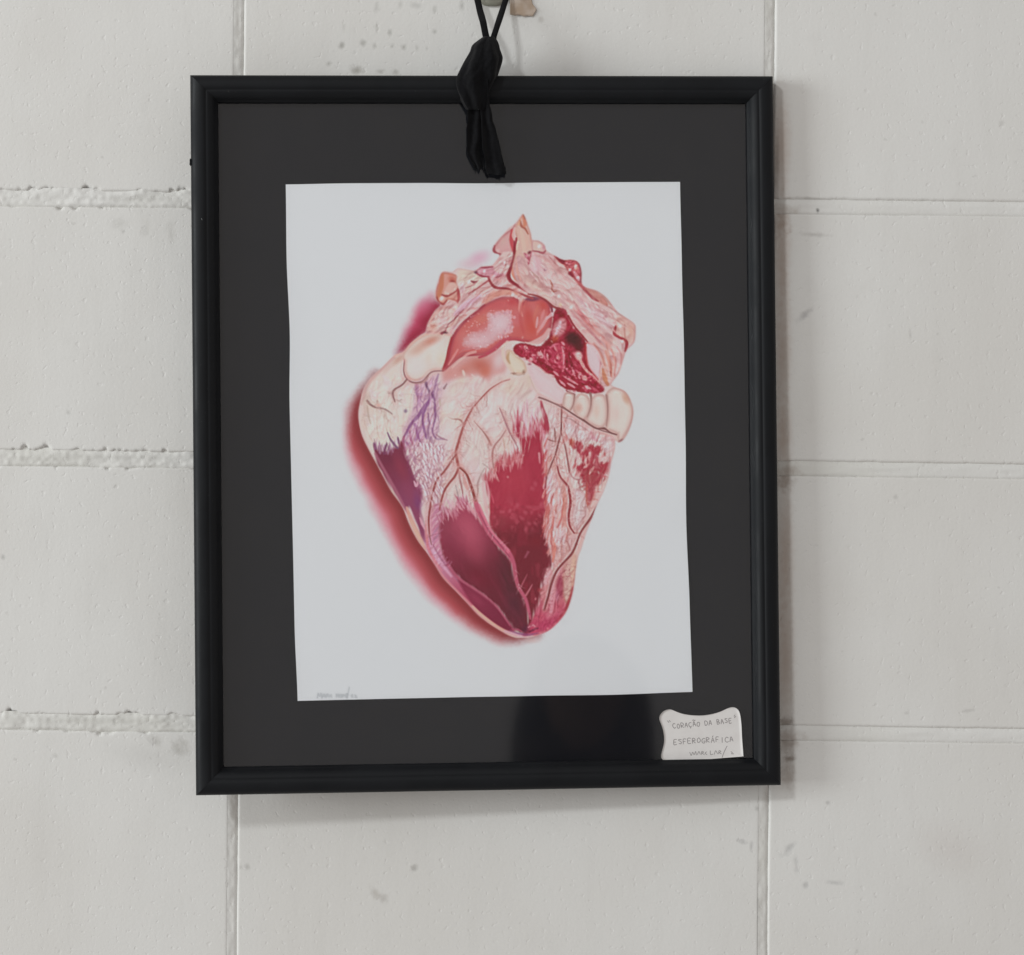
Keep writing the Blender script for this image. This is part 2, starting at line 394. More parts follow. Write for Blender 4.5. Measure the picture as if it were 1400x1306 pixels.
    C.line([(528,565),(524,572)], 'b3a29a', 1, .6); C.line([(506,560),(509,575),(509,590)], 'cfc8bf', 2, .7)
    C.blob(554.5, 562, 3, 3, '7c6580', .85); C.blob(549, 555, 7, 9, 'c9c8c6', .5)
    # ---- purple veined streaks
    C.poly([(566,524),(580,522),(592,514),(600,520),(599,540),(601,560),(599,585),(596,602),(585,600),(578,610),(566,612),(556,612),(549,600),(552,585),(562,567),(567,548)],
           'bd9cab', a=.75, f=4, streak=3)
    C.poly([(575,522),(590,520),(600,530),(610,512),(618,508),(613,530),(603,545),(590,545)], 'bf9fac', a=.6, f=5)
    for P, wdt, c, a in [
        ([(592,540),(584,552),(575,564),(567,574),(559,586),(553,597)], [2.4,3.4,4,3.6,3.2,2], '84567f', .9),
        ([(592,536),(586,549),(580,561),(578,575),(580,590),(584,600)], [2,4,4.6,3,3,1.4], '83547f', .85),
        ([(592,538),(594,552),(596,566),(594,578),(592,590),(597,600),(607,600)], [2.4,2.6,2.6,2,1.6,2.4,1], '81567a', .85),
        ([(583,524),(586,534),(591,542)], [3,2,2.4], '6f5068', .8), ([(570,526),(571,540),(575,556)], [4,3,2], 'a87c98', .7),
        ([(577,530),(575,545),(570,562)], [2,3,2], 'b38ba6', .6), ([(568,580),(570,594),(575,606)], [2,3,1], '8f5a86', .75),
        ([(578,582),(572,592),(568,604)], [2,3,1.4], '94608a', .6), ([(586,565),(587,580),(585,594),(590,606)], [2,2.4,3,1], '896080', .7),
        ([(560,590),(563,603),(569,615)], [2,2.6,1.6], 'a0587c', .7), ([(599,512),(596,524),(593,538)], [2,3,2], '906c8a', .6),
        ([(553,598),(551,606),(553,616)], [3,4,3], '965070', .8), ([(556,605),(561,616),(566,630)], [2,3,2], 'a05c80', .7),
        ([(564,622),(567,630),(573,636)], [1.5,3.4,1.5], '8a5a7c', .8), ([(589,598),(592,606)], [2,1], '8a7088', .7)]:
        C.line(P, c, wdt, a, f=1.4, wob=1)
    for P in ([(588,536),(589,546),(588,556)], [(574,532),(573,546)], [(571,576),(566,590)], [(577,588),(577,602)], [(589,570),(591,584)], [(590,520),(588,530)], [(582,570),(583,584)]):
        C.line(P, 'cfaabd', [.8,2.6,.8], .75, f=1.2)
    # lattice of small veins below the streaks
    C.poly([(557,612),(575,606),(595,602),(612,610),(622,625),(612,650),(600,675),(588,690),(577,680),(567,655),(562,635)], 'c4a6ac', a=.6, f=6)
    rs = np.random.RandomState(4)
    for k in range(46):
        x = rs.uniform(563, 606); y = rs.uniform(606, 668)
        if (x-563) < (y-612)*.24: continue
        L = rs.uniform(8, 16); sgn = rs.choice([-.35, .45, .2])
        C.line([(x, y), (x+sgn*L*.5+rs.uniform(-1.5, 1.5), y+L*.5), (x+sgn*L, y+L)], rs.choice(['a58090', 'ab8890', 'b08f94', 'a87e88']), [.5, 1.5, .5], .6, f=.9)
        C.line([(x+3, y), (x+3+sgn*L*.5, y+L*.6)], 'd3bcbf', [.6, 2, .6], .5, f=1)
    lat = [(556,610),(575,604),(597,600),(614,612),(622,627),(612,650),(600,678),(590,692),(580,684),(568,655),(560,632)]
    C.cells(lat, 7, '9e7686', 'cfbcbe', .5, .25, 1.8, seed=5)
    C.cells([(566,525),(598,518),(602,560),(598,602),(560,612),(551,598),(565,566)], 6, '8c5f84', 'c9acbc', .42, .3, 3.2, seed=9, wd=.16)
    C.cells([(500,530),(545,515),(562,540),(555,590),(520,606),(497,585)], 15, 'a58a82', 'cdc8bd', .25, .2, 1.4, seed=12, wd=.07)
    # ---- dark purple patch
    C.poly([(511,608),(516,616),(524,618),(534,616),(543,612),(549,604),(552,612),(556,626),(562,642),(568,656),(575,668),(577,682),(574,694),(577,712),(583,728),(584,742),
            (578,736),(568,714),(560,696),(553,694),(545,682),(536,668),(526,652),(518,637),(513,624)], '7b3a50', f=3.2, streak=2.2, ang=-.35, col2='874866', g=(535,630,568,690))
    C.blob(528, 626, 14, 11, '6f3549', .7, .4); C.blob(548, 640, 8, 22, '8e3f55', .6, -.4); C.blob(570, 685, 6, 15, '7a4570', .75, -.25); C.blob(560, 672, 8, 16, '8d4763', .6, -.5)
    C.line([(513,620),(522,637),(532,655),(541,671),(552,692),(558,702)], 'a3677c', [2,3,3.6,3.4,3,2], .75, f=2)
    for P in ([(530,592),(534,601),(540,609),(544,613)], [(544,598),(545,606)], [(511,606),(514,614)], [(529,606),(526,616)]):
        C.line(P, '74506c', [1.2,3,2], .85, f=1)
    for P in ([(519,606),(519,614)], [(535,606),(532,613),(530,618)], [(525,608),(523,617)], [(541,601),(543,606)]):
        C.line(P, 'c9b3bd', [1,3,1], .85, f=1.1)
    C.line([(566,658),(569,664),(571,660)], 'cfa5b4', [1,4,2], .85, f=1.2); C.line([(574,708),(577,716),(581,724)], 'c99aa8', [1,3.4,1], .8, f=1.2)
    # pale rim, lower left
    C.line([(556,694),(561,708),(567,722),(574,737),(582,751)], 'c8988f', [2,5,6,6,2], .9, f=1.6)
    C.line([(562,712),(570,730),(579,746)], 'c7a898', [1,3.4,1], .8, f=1.4)
    # ---- pinkish rim of the lower left wall
    C.poly([(586,700),(592,690),(602,688),(604,705),(600,730),(605,755),(616,772),(630,790),(650,806),(672,822),(692,846),(704,862),(690,864),(660,845),(640,824),(610,793),(592,768),(583,750),(581,730)],
           'b9809a', f=3, col2='a34a68', g=(600,760,650,820))
    for k in range(9):
        y0 = 690+k*10
        C.line([(602-k*.3, y0), (596, y0+5), (590, y0+13)], rs.choice(['cfabb8', 'd0b0b8', 'a67a92']), [2, 2.2, .6], .7, f=1.3)
    C.line([(588,735),(592,752),(603,770),(617,788)], 'c7a0b4', [2,4,4,2], .7, f=2); C.line([(592,745),(603,764),(618,783),(628,797)], '9b6480', [1,2,2,1], .6, f=1.4)
    C.line([(584,736),(585,748),(592,763),(604,780)], 'c77c8c', [2,3,3,1], .7, f=1.4)
    # ---- dark left lobe
    lobe = [(603,706),(608,702),(616,702),(622,705),(625,694),(631,687),(638,690),(649,704),(657,715),(669,732),(683,750),(697,767),(702,788),(708,805),(716,819),(722,840),
            (721,862),(708,862),(696,850),(684,834),(668,819),(648,805),(630,792),(617,777),(606,757),(600.5,733)]
    C.poly(lobe, '93415a', f=3, streak=1.6, col2='6c2f3d', g=(632,705,665,800))
    C.blob(641, 724, 20, 38, 'a04a64', .75, -.45); C.blob(648, 752, 14, 26, '964058', .55, -.5); C.blob(609, 720, 9, 18, '853b4e', .6, .1); C.blob(618, 752, 12, 22, '7a3145', .6, -.5)
    C.blob(693, 790, 11, 36, '583037', .9, -.25); C.blob(703, 828, 15, 26, '58303a', .85, -.3); C.blob(655, 790, 24, 14, '78293c', .5, .6); C.blob(707, 850, 10, 14, '63303d', .6)
    C.mottle(lobe, ['8a3a52', '7d3448'], 7, .22, seed=3, ang=-.5, stretch=3)
    # strip between the faint ridge and the rim
    C.poly([(626,792),(640,801),(660,815),(678,830),(690,845),(700,861),(690,861),(672,849),(655,836),(640,818)], '843650', f=2.5, col2='7a3048', g=(640,810,690,855))
    C.blob(652, 820, 14, 5, '95405c', .5, .75)
    C.line([(613,773),(625,789),(643,801.5),(660.6,813),(678,828),(689,843),(697,855)], 'a65872', [4,3.4,2.4,2,1.8,1.6,1], .8, f=1.4)
    C.line([(592,768),(606,789),(625,809),(641,825.5),(656,841),(676,856)], 'c27a88', [2,3,3.5,4.5,5,4], .8, f=1.6)
    C.line([(646,829),(657,840),(676,855),(694,865),(706,869.5)], 'cfa295', [2,3.6,4,3.6,2], .9, f=1.6)
    C.line([(690,863),(706,868),(719,870)], 'c79aa8', [2,3.6,2], .9, f=1.4)
    # ---- red field in the middle
    field = [(662,652),(667,648),(672,652),(678,636),(686,630),(694,637),(699,628),(706,625),(713,632),(715,620),(710,605),(703,592),(705,579),(711,570.5),(713.5,586),(717,598),(724,596),
             (730,585),(737,584),(742,574),(748,578),(749,588),(743,600),(740,611),(744,630),(745,648),(743,668),(747,688),(744,716),(745,734),(752,750),(754,766),(749,778),(744,790),(741,802),
             (738,815),(733,832),(727,850),(721,862),(722,842),(716,818),(707,800),(703,778),(694,757),(680,737),(670,718),(668,698),(668,676)]
    C.poly(field, 'a03a50', f=3.2, streak=3.0, col2='752f3c', g=(700,690,712,738))
    C.blob(706, 655, 26, 22, 'a43b50', .55); C.blob(728, 640, 12, 26, 'a03950', .5); C.blob(684, 712, 14, 14, '893f4c', .6); C.blob(688, 735, 16, 14, '76303c', .7, .6)
    C.blob(730, 690, 12, 22, '9a354a', .6); C.blob(722, 745, 22, 26, '732e3b', .6); C.blob(720, 790, 14, 26, '702d3a', .6); C.blob(733, 740, 12, 10, '7d2b38', .5)
    C.mottle(field, ['a9475c', '96344a'], 8, .3, seed=12, ang=0, stretch=2.5)
    C.mottle([(672,690),(745,690),(745,722),(680,722)], ['b0566a', '8c3446'], 7, .5, seed=30, f=10)
    for x, y in ((718,701),(738,705),(724,716),(719,724),(732,716),(707,690),(698,698),(713,708),(740,690),(728,668),(732,662),(712,640)):
        C.blob(x, y, 3, 4, 'b25c70', .5, rs.uniform(-1, 1), rag=1)
    for P in ([(717,560),(718,575),(722,590)], [(728,552),(727,570),(725,586)], [(720,545),(722,560)], [(733,560),(731,578)]): C.line(P, 'cba9b6', [.6,3.4,1], .75, f=1.4)
    C.line([(739.6,549),(742,560),(746,572),(749,587)], '9d3d54', [2.4,4,6,3], .9, f=1.4)
    C.line([(709,570),(707,582),(709,596)], '9a3450', [2,6,4], .7, f=2)
    for P in ([(687,632),(689,644)], [(697,632),(698,646)], [(674,640),(681,656)], [(713,622),(712,634)], [(737,620),(738,634)], [(664,655),(668,672),(669,688)]): C.line(P, 'c894a0', [2.6,2.2,.5], .75, f=1.3)
    C.line([(672,676),(675,688)], 'b9566c', [1,3,1], .7); C.line([(746,600),(747,625),(746,650),(743,668)], 'c9a3b2', [2,3,3,1], .8, f=1.4)
    C.line([(748,640),(746,660),(745,680)], '8c3658', [1,2.4,1], .8)
    def fringe(P, ang, spread, n, lo, hi, cols, a, wd=2.0, back=3):
        Pq = catmull(P, False, 8)
        for k in range(n):
            x, y = Pq[rs.randint(len(Pq))]+rs.normal(0, 1.5, 2); an = ang+rs.uniform(-spread, spread); l = rs.uniform(lo, hi)
            dx, dy = math.cos(an), math.sin(an)
            C.line([(x-dx*back, y-dy*back), (x+dx*l*.5, y+dy*l*.5), (x+dx*l, y+dy*l)], rs.choice(cols), [wd, wd*.7, .3], a*rs.uniform(.6, 1), f=1.0)
    top = [(662,652),(672,650),(678,636),(688,631),(697,632),(706,626),(714,630)]
    fringe(top, -1.5, .35, 46, 5, 16, ['a03a50', 'ab5265', 'b86c7a'], .7); fringe(top, 1.6, .3, 34, 5, 14, ['c99aa2', 'd0b0b2', 'c08890'], .6, 1.7)
    right = [(747,600),(744,625),(745,650),(744,675),(748,695),(745,715),(746,735),(752,755)]
    fringe(right, -1.15, .3, 40, 5, 13, ['a84658', 'b25a64', '963448', 'bf7078'], .7, 1.9); fringe(right, 1.95, .25, 26, 4, 10, ['cf9aa0', 'd2b0b2', 'c88488'], .6, 1.7)
    arms = [(704,592),(706,576),(712,570),(714,588),(722,597),(730,586),(738,583),(744,596)]
    fringe(arms, -1.6, .3, 34, 6, 18, ['a03c56', 'b05c74', 'bd8090'], .6, 1.8); fringe(arms, 1.5, .25, 20, 5, 12, ['c9a0ac', 'd2b8be'], .6, 1.8)
    ltop = [(602,712),(606,703),(615,702),(623,703),(626,692),(632,687),(640,692),(650,705)]
    fringe(ltop, -1.9, .45, 46, 5, 15, ['9a4460', 'a85a72', 'b87c90'], .65, 1.8); fringe(ltop, 1.2, .4, 34, 4, 12, ['cfa6b2', 'd2b4ba', 'c48c9c'], .65, 1.7)
    lleft = [(603,706),(600.5,733),(606,757),(617,776)]
    fringe(lleft, 2.3, .25, 12, 3, 6, ['a0587a', 'b57a98'], .4, 1.8)
    fringe([(512,610),(522,617),(534,616),(545,608)], -1.6, .35, 24, 5, 14, ['74405c', '8a5a76', 'a58098'], .65, 1.8)
    fringe([(553,612),(562,640),(572,662),(577,690)], -1.1, .3, 16, 3, 8, ['8a4a6c', 'a06a88', '7f3f62'], .45, 2)
    fringe([(780,604),(798,616),(820,613),(834,631)], -1.2, .4, 30, 4, 11, ['a84c58', 'b46a70'], .6, 1.7); fringe([(834,640),(822,657),(812,682)], .6, .6, 16, 3, 8, ['b86a74', 'c89094'], .6, 1.6)
    fringe([(797,655),(801,676),(804,692)], 2.6, .5, 16, 3, 8, ['b05a5c', 'c08080'], .6, 1.6)
    # ridge vessel across the middle
    C.line([(649,681),(653,695),(660,710),(669,728),(680,741),(694,755),(702,770),(705,788),(709,803),(718,818),(723,835),(725,846)], 'b25b77', [5,6.5,7,6.5,7,7.5,5,4.4,4,4,3.4,2], .95, f=1.6)
    C.line([(655,690),(663,709),(672,727),(684,740),(695,752)], 'c4758e', [2,3,3,3,2.6], .8, f=1.2); C.blob(694.5, 754, 3.4, 3, 'd0708c', .9)
    C.line([(655,700),(668,725),(683,744),(697,762)], '8c3f5c', [1,1.6,1.4,.8], .55); C.line([(703,776),(706,795),(712,810)], 'a8566c', 2, .6)
    C.line([(712,803),(717,793),(721,785)], 'a4586a', [2,1.6,.6], .8); C.line([(719,814),(724,806),(728,799)], 'b0687a', [2.6,1.8,.6], .85); C.line([(718,762),(722,755)], 'a05a70', [2,3], .6, f=1.5)
    # ---- apex, right
    C.poly([(752,776),(757,788),(764,780),(778,764),(786,775),(784,800),(780,818),(773,836),(760,852),(747,862),(728,868),(715,868),(725,852),(735,832),(742,806),(746,790)], 'bf8a94', f=2.4, col2='ad4a68', g=(770,790,748,858))
    C.poly([(777,762),(788,760),(787,780),(784,800),(780,815),(774,825),(769,812),(769,792),(771,775)], 'c2a79c', f=3, edge='b3857c', ew=4)
    C.line([(787,785),(784,803),(780,818),(773,834),(762,850)], '94303f', [1,3,4,4,3], .8, f=2.2); C.line([(785,765),(786,780),(784,798)], 'bd9c8c', [2,4,2], .7, f=1.5)
    C.poly([(765,787),(769,792),(770,806),(768,817),(763,812),(760,798)], '94405a', a=.85, f=2.5); C.blob(762, 815, 3, 9, 'a0607e', .6)
    C.blob(763, 836, 9, 14, 'b25570', .75, .5); C.blob(745, 855, 17, 8, 'ad4468', .85, -.35); C.blob(738, 843, 8, 6, 'b85670', .8, rag=2); C.blob(735, 836, 4, 7, 'b9607a', .8); C.blob(753, 838, 6, 12, 'c78a98', .7, .2)
    C.poly([(748,778),(754,780),(756,790),(751,798),(745,800),(744,788)], 'c99ba2', a=.9, f=1.8, rag=1.5); C.poly([(738,806),(744,802),(750,801),(749,815),(744,825),(740,818)], 'bd8088', a=.8, f=1.8, rag=1.5)
    C.blob(738, 807, 4, 3, '96404c', .8)
    C.line([(783,756),(774,766),(763,778),(757,788),(753,799),(750,814),(746,826),(744,834)], '78303f', [3.4,2.6,2.8,3,3,2.8,2.8,2], .95, f=1)
    C.line([(774,779),(766,787),(760,795)], 'a35f70', [1,1.6,1], .7); C.line([(767,776),(758,790),(755,806),(752,825)], 'c9a0b4', [1,2,3,1], .6, f=1.4)
    C.blob(718, 861, 6, 8, '56293c', .85, .2); C.line([(700,860),(708,861),(714,864)], 'a0506c', [1,2.6,1], .8); C.line([(722,858),(728,855),(732,857)], 'bd7c90', [1,3,1], .8); C.line([(697,862),(708,866),(722,868),(736,866)], '8a5078', [1,2,3,1.4], .7, f=1.4)
    C.line([(730,869),(748,863),(762,852),(772,840)], 'b8506e', [1,3,3,1], .7, f=1.6); C.line([(724,864),(732,860),(736,859)], '6e2c48', [3,2,1], .8)
    for k in range(16):
        x = rs.uniform(724, 756); y = rs.uniform(815, 862); C.blob(x, y, 1.5, 2.4, rs.choice(['cf8c9c', '8a3248', 'c47088', '933a58']), .6, rs.uniform(-1, 1))
    # ---- right wall: pink streaks beside the red field
    C.poly([(748,600),(758,606),(762,630),(768,658),(776,668),(780,700),(778,722),(784,735),(782,752),(770,766),(756,778),(755,752),(746,735),(747,712),(752,690),(748,668),(749,640)], 'c4a3a4', a=.9, f=3)
    C.mottle([(750,600),(775,640),(782,740),(758,775),(748,700)], ['cfbcc0', 'bf918c', 'c9b2aa'], 6, .7, seed=40, ang=-.08, stretch=5)
    for P in ([(757,675),(752,695),(748,716)], [(762,690),(757,710),(752,730)], [(757,712),(754,735),(755,752)], [(770,680),(768,705),(762,722)], [(750,688),(746,705)]):
        C.line(P, 'b2565c', [.8,3,1], .75, f=1.2, wob=1)
    for P in ([(760,686),(757,700),(754,716)], [(765,700),(762,716)], [(758,730),(757,748),(757,764)], [(763,668),(759,684)], [(754,724),(750,734)]):
        C.line(P, 'd4a09c', [.8,2.8,1], .8, f=1.2, wob=1)
    C.line([(757,738),(758,752),(756,768)], 'c26a68', [2,4,2], .7, f=1.6, wob=1)
    for k in range(10): y = 735+k*3.6; C.line([(761,y),(768,y+2),(775,y+5)], 'b09094', [.4,1.2,.4], .5)
    C.line([(771,660),(773,690),(772,720)], 'cc8e88', [2,5,2], .65, f=2)
    # right red patch
    C.poly([(777,600),(785,606),(793,605),(798,617),(807,610),(821,613),(816,624),(823,633),(834,630),(832.5,642),(823,656),(814,668),(812,680),(804,692),(801,676),(797,657),(790,645),(789,638),(797,632),(793,619),(784,612)],
           '9f3f51', f=3, streak=3, ang=.35, rag=2)
    C.blob(806, 652, 6, 10, '98424a', .7, .3); C.blob(826, 640, 7, 7, 'a0384a', .7, .6); C.blob(805, 616, 7, 5, 'a1384a', .7); C.blob(782, 605, 4, 7, 'b0604f', .6)
    for P in ([(790,619),(791,628)], [(807,618),(805,629)], [(800,623),(801,635)], [(823,622),(819,632)], [(830,626),(825,634)], [(812,638),(806,648)], [(793,645),(790,652)], [(817,664),(816,672)], [(798,640),(806,634)], [(786,630),(787,640)]):
        C.line(P, 'd0a6a6', [.8,3.6,1], .8, f=1.3)
    for k in range(26):
        x = rs.uniform(785, 832); y = rs.uniform(604, 655); C.line([(x, y), (x-2.4, y+7)], rs.choice(['c9929a', '9a3348', 'b0505e', 'cfb0b0']), [.5, 2, .5], .55, f=1)
    # pale lozenges, right
    for P in ([(770,575),(778,572),(786,582),(785,596),(777,598),(771,590)], [(788,582),(798,582),(806,592),(803,603),(794,604),(787,596)], [(822,600),(834,595),(840,604),(837,616),(828,620),(823,611)],
              [(783,670),(795,671),(801,680),(802,698),(796,716),(789,726),(782,716),(781,695)]):
        C.poly(P, 'c6b4b4', f=2, edge='bd9c9e', ew=4, hl='c8c3c4', hw=8)
    C.poly([(768,560),(780,566),(798,578),(812,588),(830,592),(842,600),(836,604),(815,600),(800,592),(784,582),(770,574)], 'c9a8a8', a=.7, f=2.5)
    C.line([(808,590),(812,600),(820,604)], 'bd8a94', [2,4,1], .7, f=1.6); C.blob(811, 599, 7, 4, 'c293a2', .6)
    # vessels of the right wall
    V = '7d4048'
    C.line([(768,553),(767.5,575),(767,589),(763.6,605),(759,623),(754.5,634),(749,648),(746,662)], V, [1.6,2,2.4,2.4,1.8,1.6,1.4,.8], .85)
    C.line([(761,626),(762,640),(765,650),(769.4,658),(776,665),(779,676),(780,686),(777.5,704),(778.5,718),(785,729)], '8a3848', [1.2,1.6,2,2.4,2.6,2.8,3.2,2.8,2.4,1.2], .8)
    C.line([(767,592),(770,604),(773,612),(776,628),(778.6,644),(776,648)], '8d565c', [1.4,1.6,2,2,2.6,1], .85)
    C.line([(763,604),(755,603),(748,600)], '8f5a5a', [2.4,1.8,.6], .8); C.line([(758,585),(759,596),(759,604)], '8a5a5a', [1,2.2,2], .8)
    C.line([(779,645),(783,653),(791,656),(797,652)], 'a47378', [1,1.4,1.8,.6], .75); C.line([(768,571),(780,573),(790,580),(806,590)], 'a57f80', [1.4,1.6,1.6,.6], .65)
    C.line([(787,582),(787,592),(789,602)], 'b08c90', 1.2, .6); C.line([(791,656),(793,668),(796,671)], 'a8787c', [1,1.6,.6], .6)
    C.line([(775,740),(778,746),(780,753)], 'a06a6c', 1.2, .6); C.line([(777,722),(776,738),(780,752)], 'b08486', 1.2, .6)
    C.line([(826,675),(815,694),(807,709),(794,728),(788.4,741),(783,755)], '7f3c42', [.8,2,3.6,2.6,2.2,3.2], .9)
    C.line([(785,729),(792,729)], '8d4a50', 1.6, .7); C.line([(795,733),(800,737)], 'a87876', 1.4, .5)
    C.line([(831,652),(820,672),(808,700),(796,735),(788,765)], 'c9a9a0', [1,3,3,3,2], .5, f=1.6)
    C.line([(803,660),(802,680),(804,694)], 'b35a58', [1,3,1], .6); C.line([(822,655),(812,680),(804,700)], 'cda49c', [1,3,1], .6, f=1.4)
    C.line([(838,585),(841,605),(836,635),(831,655)], 'c9b7b4', [1,3,3,1], .5, f=1.6)
    # ---- centre: pale field, vessels
    C.blob(622, 585, 20, 18, 'c8c4c0', .6); C.blob(668, 565, 14, 26, 'c8c5c3', .7, .1); C.blob(650, 612, 18, 22, 'c6c0b7', .65); C.blob(617, 560, 16, 20, 'c9c1b6', .6); C.blob(620, 537, 18, 14, 'c9c4bb', .5)
    C.blob(632, 572, 12, 8, 'c7a79c', .6, .3); C.blob(700, 530, 16, 16, 'c5b3a4', .6); C.blob(716, 556, 22, 18, 'c9bcba', .7); C.blob(690, 605, 11, 16, 'c6b8ab', .6); C.blob(662, 640, 12, 18, 'c6c2bc', .6); C.blob(608, 600, 12, 14, 'c8bcc0', .6); C.blob(614, 632, 7, 12, 'c9c3bb', .6)
    C.line([(697,518),(684,523),(669,534),(654,549),(646,560)], 'cdaca6', [2,4,5,5,4], .7, f=2)
    C.line([(697,519),(684,523),(670,532.5),(654,548.7),(645,560),(640,570),(634.5,581),(630,593),(627,604),(623.5,620),(625,630),(627,640)], '964e54', [.6,1,1.2,1.6,2.4,3.4,4,3.4,4,5,4.6,4], .85, f=1)
    C.line([(644,562),(634.5,583),(627.6,603),(624.5,620)], 'b98588', [3,5,6,6], .4, f=2)
    C.line([(634,580),(628,574),(619,573),(612,570)], 'a67872', [2.6,1.6,1,.4], .7)
    C.line([(623,622),(615,634),(607,645),(597.6,656),(592,672),(588.4,692),(586,711),(587,730),(590,745)], '8f5c60', [3,2.4,2.4,2.4,2.6,2.8,2.4,2,1], .85)
    C.line([(597,658),(594,672),(598,681)], '94606c', [1,2,1], .6); C.line([(590,676),(586,700),(583,724),(584,740)], 'c08088', [1,3,4,2], .7, f=1.4)
    C.line([(627,640),(622,651),(614,661),(607,672),(603,686),(601,697)], '9b545a', [4,3.4,3,3.4,3,1.6], .9)
    C.line([(627,638),(633,642),(638,649),(643,662),(647,673),(650,684)], '87454a', [3,3,3.4,4,4.4,4], .9)
    C.line([(627,642),(629,656),(632,670),(633,682)], '9b6468', [2.4,2.4,2,1], .7); C.line([(631,645),(633,652)], 'd0a0a0', [2,4,2], .8); C.line([(634,655),(639,668)], 'c08a88', [2,5,3], .6, f=2)
    C.line([(623,664),(626,676),(628,684)], '9a888c', [1,1.6,.8], .6); C.line([(640,688),(646,698),(650,705)], 'cfa5aa', [2,3.6,1], .8, f=1.2); C.line([(617,684),(621,692),(626,698)], 'd0a8ae', [1.4,3.6,1], .8, f=1.2)
    for P in ([(606,692),(610,700),(613,707)], [(611,683),(618,694)], [(604,700),(606,690),(610,680)], [(632,676),(634,688)]): C.line(P, 'c8a0b0', [1,2.6,.8], .7, f=1.1)
    C.line([(648,576),(655,584),(662,592),(668,601),(672,610)], 'a57e7c', [.6,1.2,1.8,3.6,1.4], .75); C.line([(683,558),(688,570),(692,580),(697,592),(703,603),(709,614)], 'a0787f', [1,2,3.2,2.4,2,.8], .7)
    C.line([(701,552),(697,566),(693,580)], 'b59a9c', [.8,1.4,1.6], .6); C.line([(692,588),(684,600),(676,610),(673,622),(674,636)], 'ad8686', [.8,1.4,2.2,2.6,2.4], .75)
    C.line([(673,614),(672,628),(676,648),(682,658)], 'bf8f92', [2,4,4,1], .6, f=1.8)
    C.line([(636,590),(644,602),(652,612),(656,624)], 'b7a49f', [1,1.4,1.4,.8], .6); C.line([(629,618),(636,628),(643,634)], 'b7a29d', [1,1.4,.6], .6); C.line([(656,624),(654,636),(647,645)], 'baa9a9', 1.2, .6)
    C.line([(660,634),(668,640),(673,646)], 'a99290', [1.2,1.6,.8], .65); C.line([(663,640),(656,652),(653,664),(654,672)], 'a58a88', [1,1.8,2,1], .65); C.line([(654,668),(652,682)], '9d7674', [1,2,1], .6)
    C.line([(688,600),(690,614),(688,630)], 'b8948c', [1,2,1.6], .6); C.line([(695,606),(696,622)], 'c3b0a6', [1,2.4,1], .6); C.line([(660,660),(664,690),(668,712)], 'cfa6a8', [2,5,2], .7, f=1.8)
    C.line([(612,602),(603,599),(596,594)], '8c5a70', [.6,2.4,1.4], .6)
    C.line([(611,525),(607,531)], '8e6c72', [1.2,2.8], .8); C.line([(601,545),(602,555)], 'a89a84', [1,2.6,1], .5)
    C.line([(617,612),(610,630),(600,648)], 'c8bdb4', [1,3,1], .4); C.line([(596,608),(597,625),(601,640),(608,642)], 'ad9896', [.6,1.4,1.6,.6], .6); C.line([(588,636),(597,638)], 'ad9094', 1.2, .5)
    for k in range(70):                                   # hair-fine vessels running to the apex
        x = rs.uniform(612, 760); y = rs.uniform(540, 640)
        if y > 610 and x > 668: continue
        dx, dy = 703-x, 900-y; L = math.hypot(dx, dy); dx /= L; dy /= L; l = rs.uniform(8, 22); q = rs.uniform(-.5, .5)
        C.line([(x, y), (x+dx*l*.5+q*3, y+dy*l*.5), (x+dx*l+q*9, y+dy*l)], rs.choice(['b79c9a', 'bfa6a4', 'd3c8c4', 'b3949a', 'cfc0c4']), [.4, 1.2, .4], .5)
    for k in range(26):
        x = rs.uniform(703, 745); y = rs.uniform(548, 585); C.line([(x, y), (x+rs.uniform(-2, 2), y+rs.uniform(8, 18))], rs.choice(['c79cab', 'cfb6ba', 'd2c2c4', 'bd8c9c']), [.4, 2, .6], .45, f=1.1)
    mid = [(600,535),(690,515),(740,545),(735,575),(700,575),(695,620),(665,640),(652,672),(600,690),(608,640)]
    C.cells(mid, 17, 'a88a86', 'c9c4bf', .2, .25, 1.9, seed=21, wd=.06); C.relief(mid, 11, .045, .25, 2.2, seed=4)
    rw = [(752,560),(768,558),(800,580),(838,600),(834,640),(812,690),(785,750),(757,776),(752,740),(746,700),(749,640)]
    C.cells(rw, 9, 'a06a6a', 'd2bfbf', .36, .18, 2.6, seed=33, wd=.1); C.relief(rw, 7, .10, .12, 3.5, seed=9)
    C.cells([(742,775),(786,770),(782,820),(755,860),(722,866),(735,830)], 8, '9b3f58', 'cb93a0', .28, .35, 1.8, seed=41, wd=.12)
    C.line([(761,626),(762,640),(765,650),(769.4,658),(776,665),(779,676),(780,686),(777.5,704),(778.5,718),(785,729)], '8a3848', [1,1.4,1.8,2.2,2.6,2.6,3,2.6,2.2,1.2], .7)
    C.line([(826,675),(815,694),(807,709),(794,728),(788.4,741),(783,755),(774,766),(763,778),(757,788),(753,799),(750,814),(746,826),(744,834)], '78343e', [.8,1.6,2.6,2,1.8,2.6,2.2,2.2,2.4,2.4,2.2,2,1.4], .8)
    # ---- pink patch below the dome
    C.poly([(606,508),(616,498),(630,488),(650,484),(668,484),(684,476),(690,482),(692,494),(690,508),(676,514),(668,522),(655,512),(642,516),(634,507),(630,515),(616,520),(606,522)], 'c09090', f=5, a=.85)
    C.blob(656, 500, 17, 13, 'b0645f', .9, .2); C.blob(663, 508, 8, 9, 'b86a62', .8); C.blob(636, 505, 14, 10, 'b6726e', .75, -.5); C.blob(616, 510, 11, 9, 'bf8785', .7); C.blob(683, 492, 9, 14, 'c6bcbb', .8, .3)
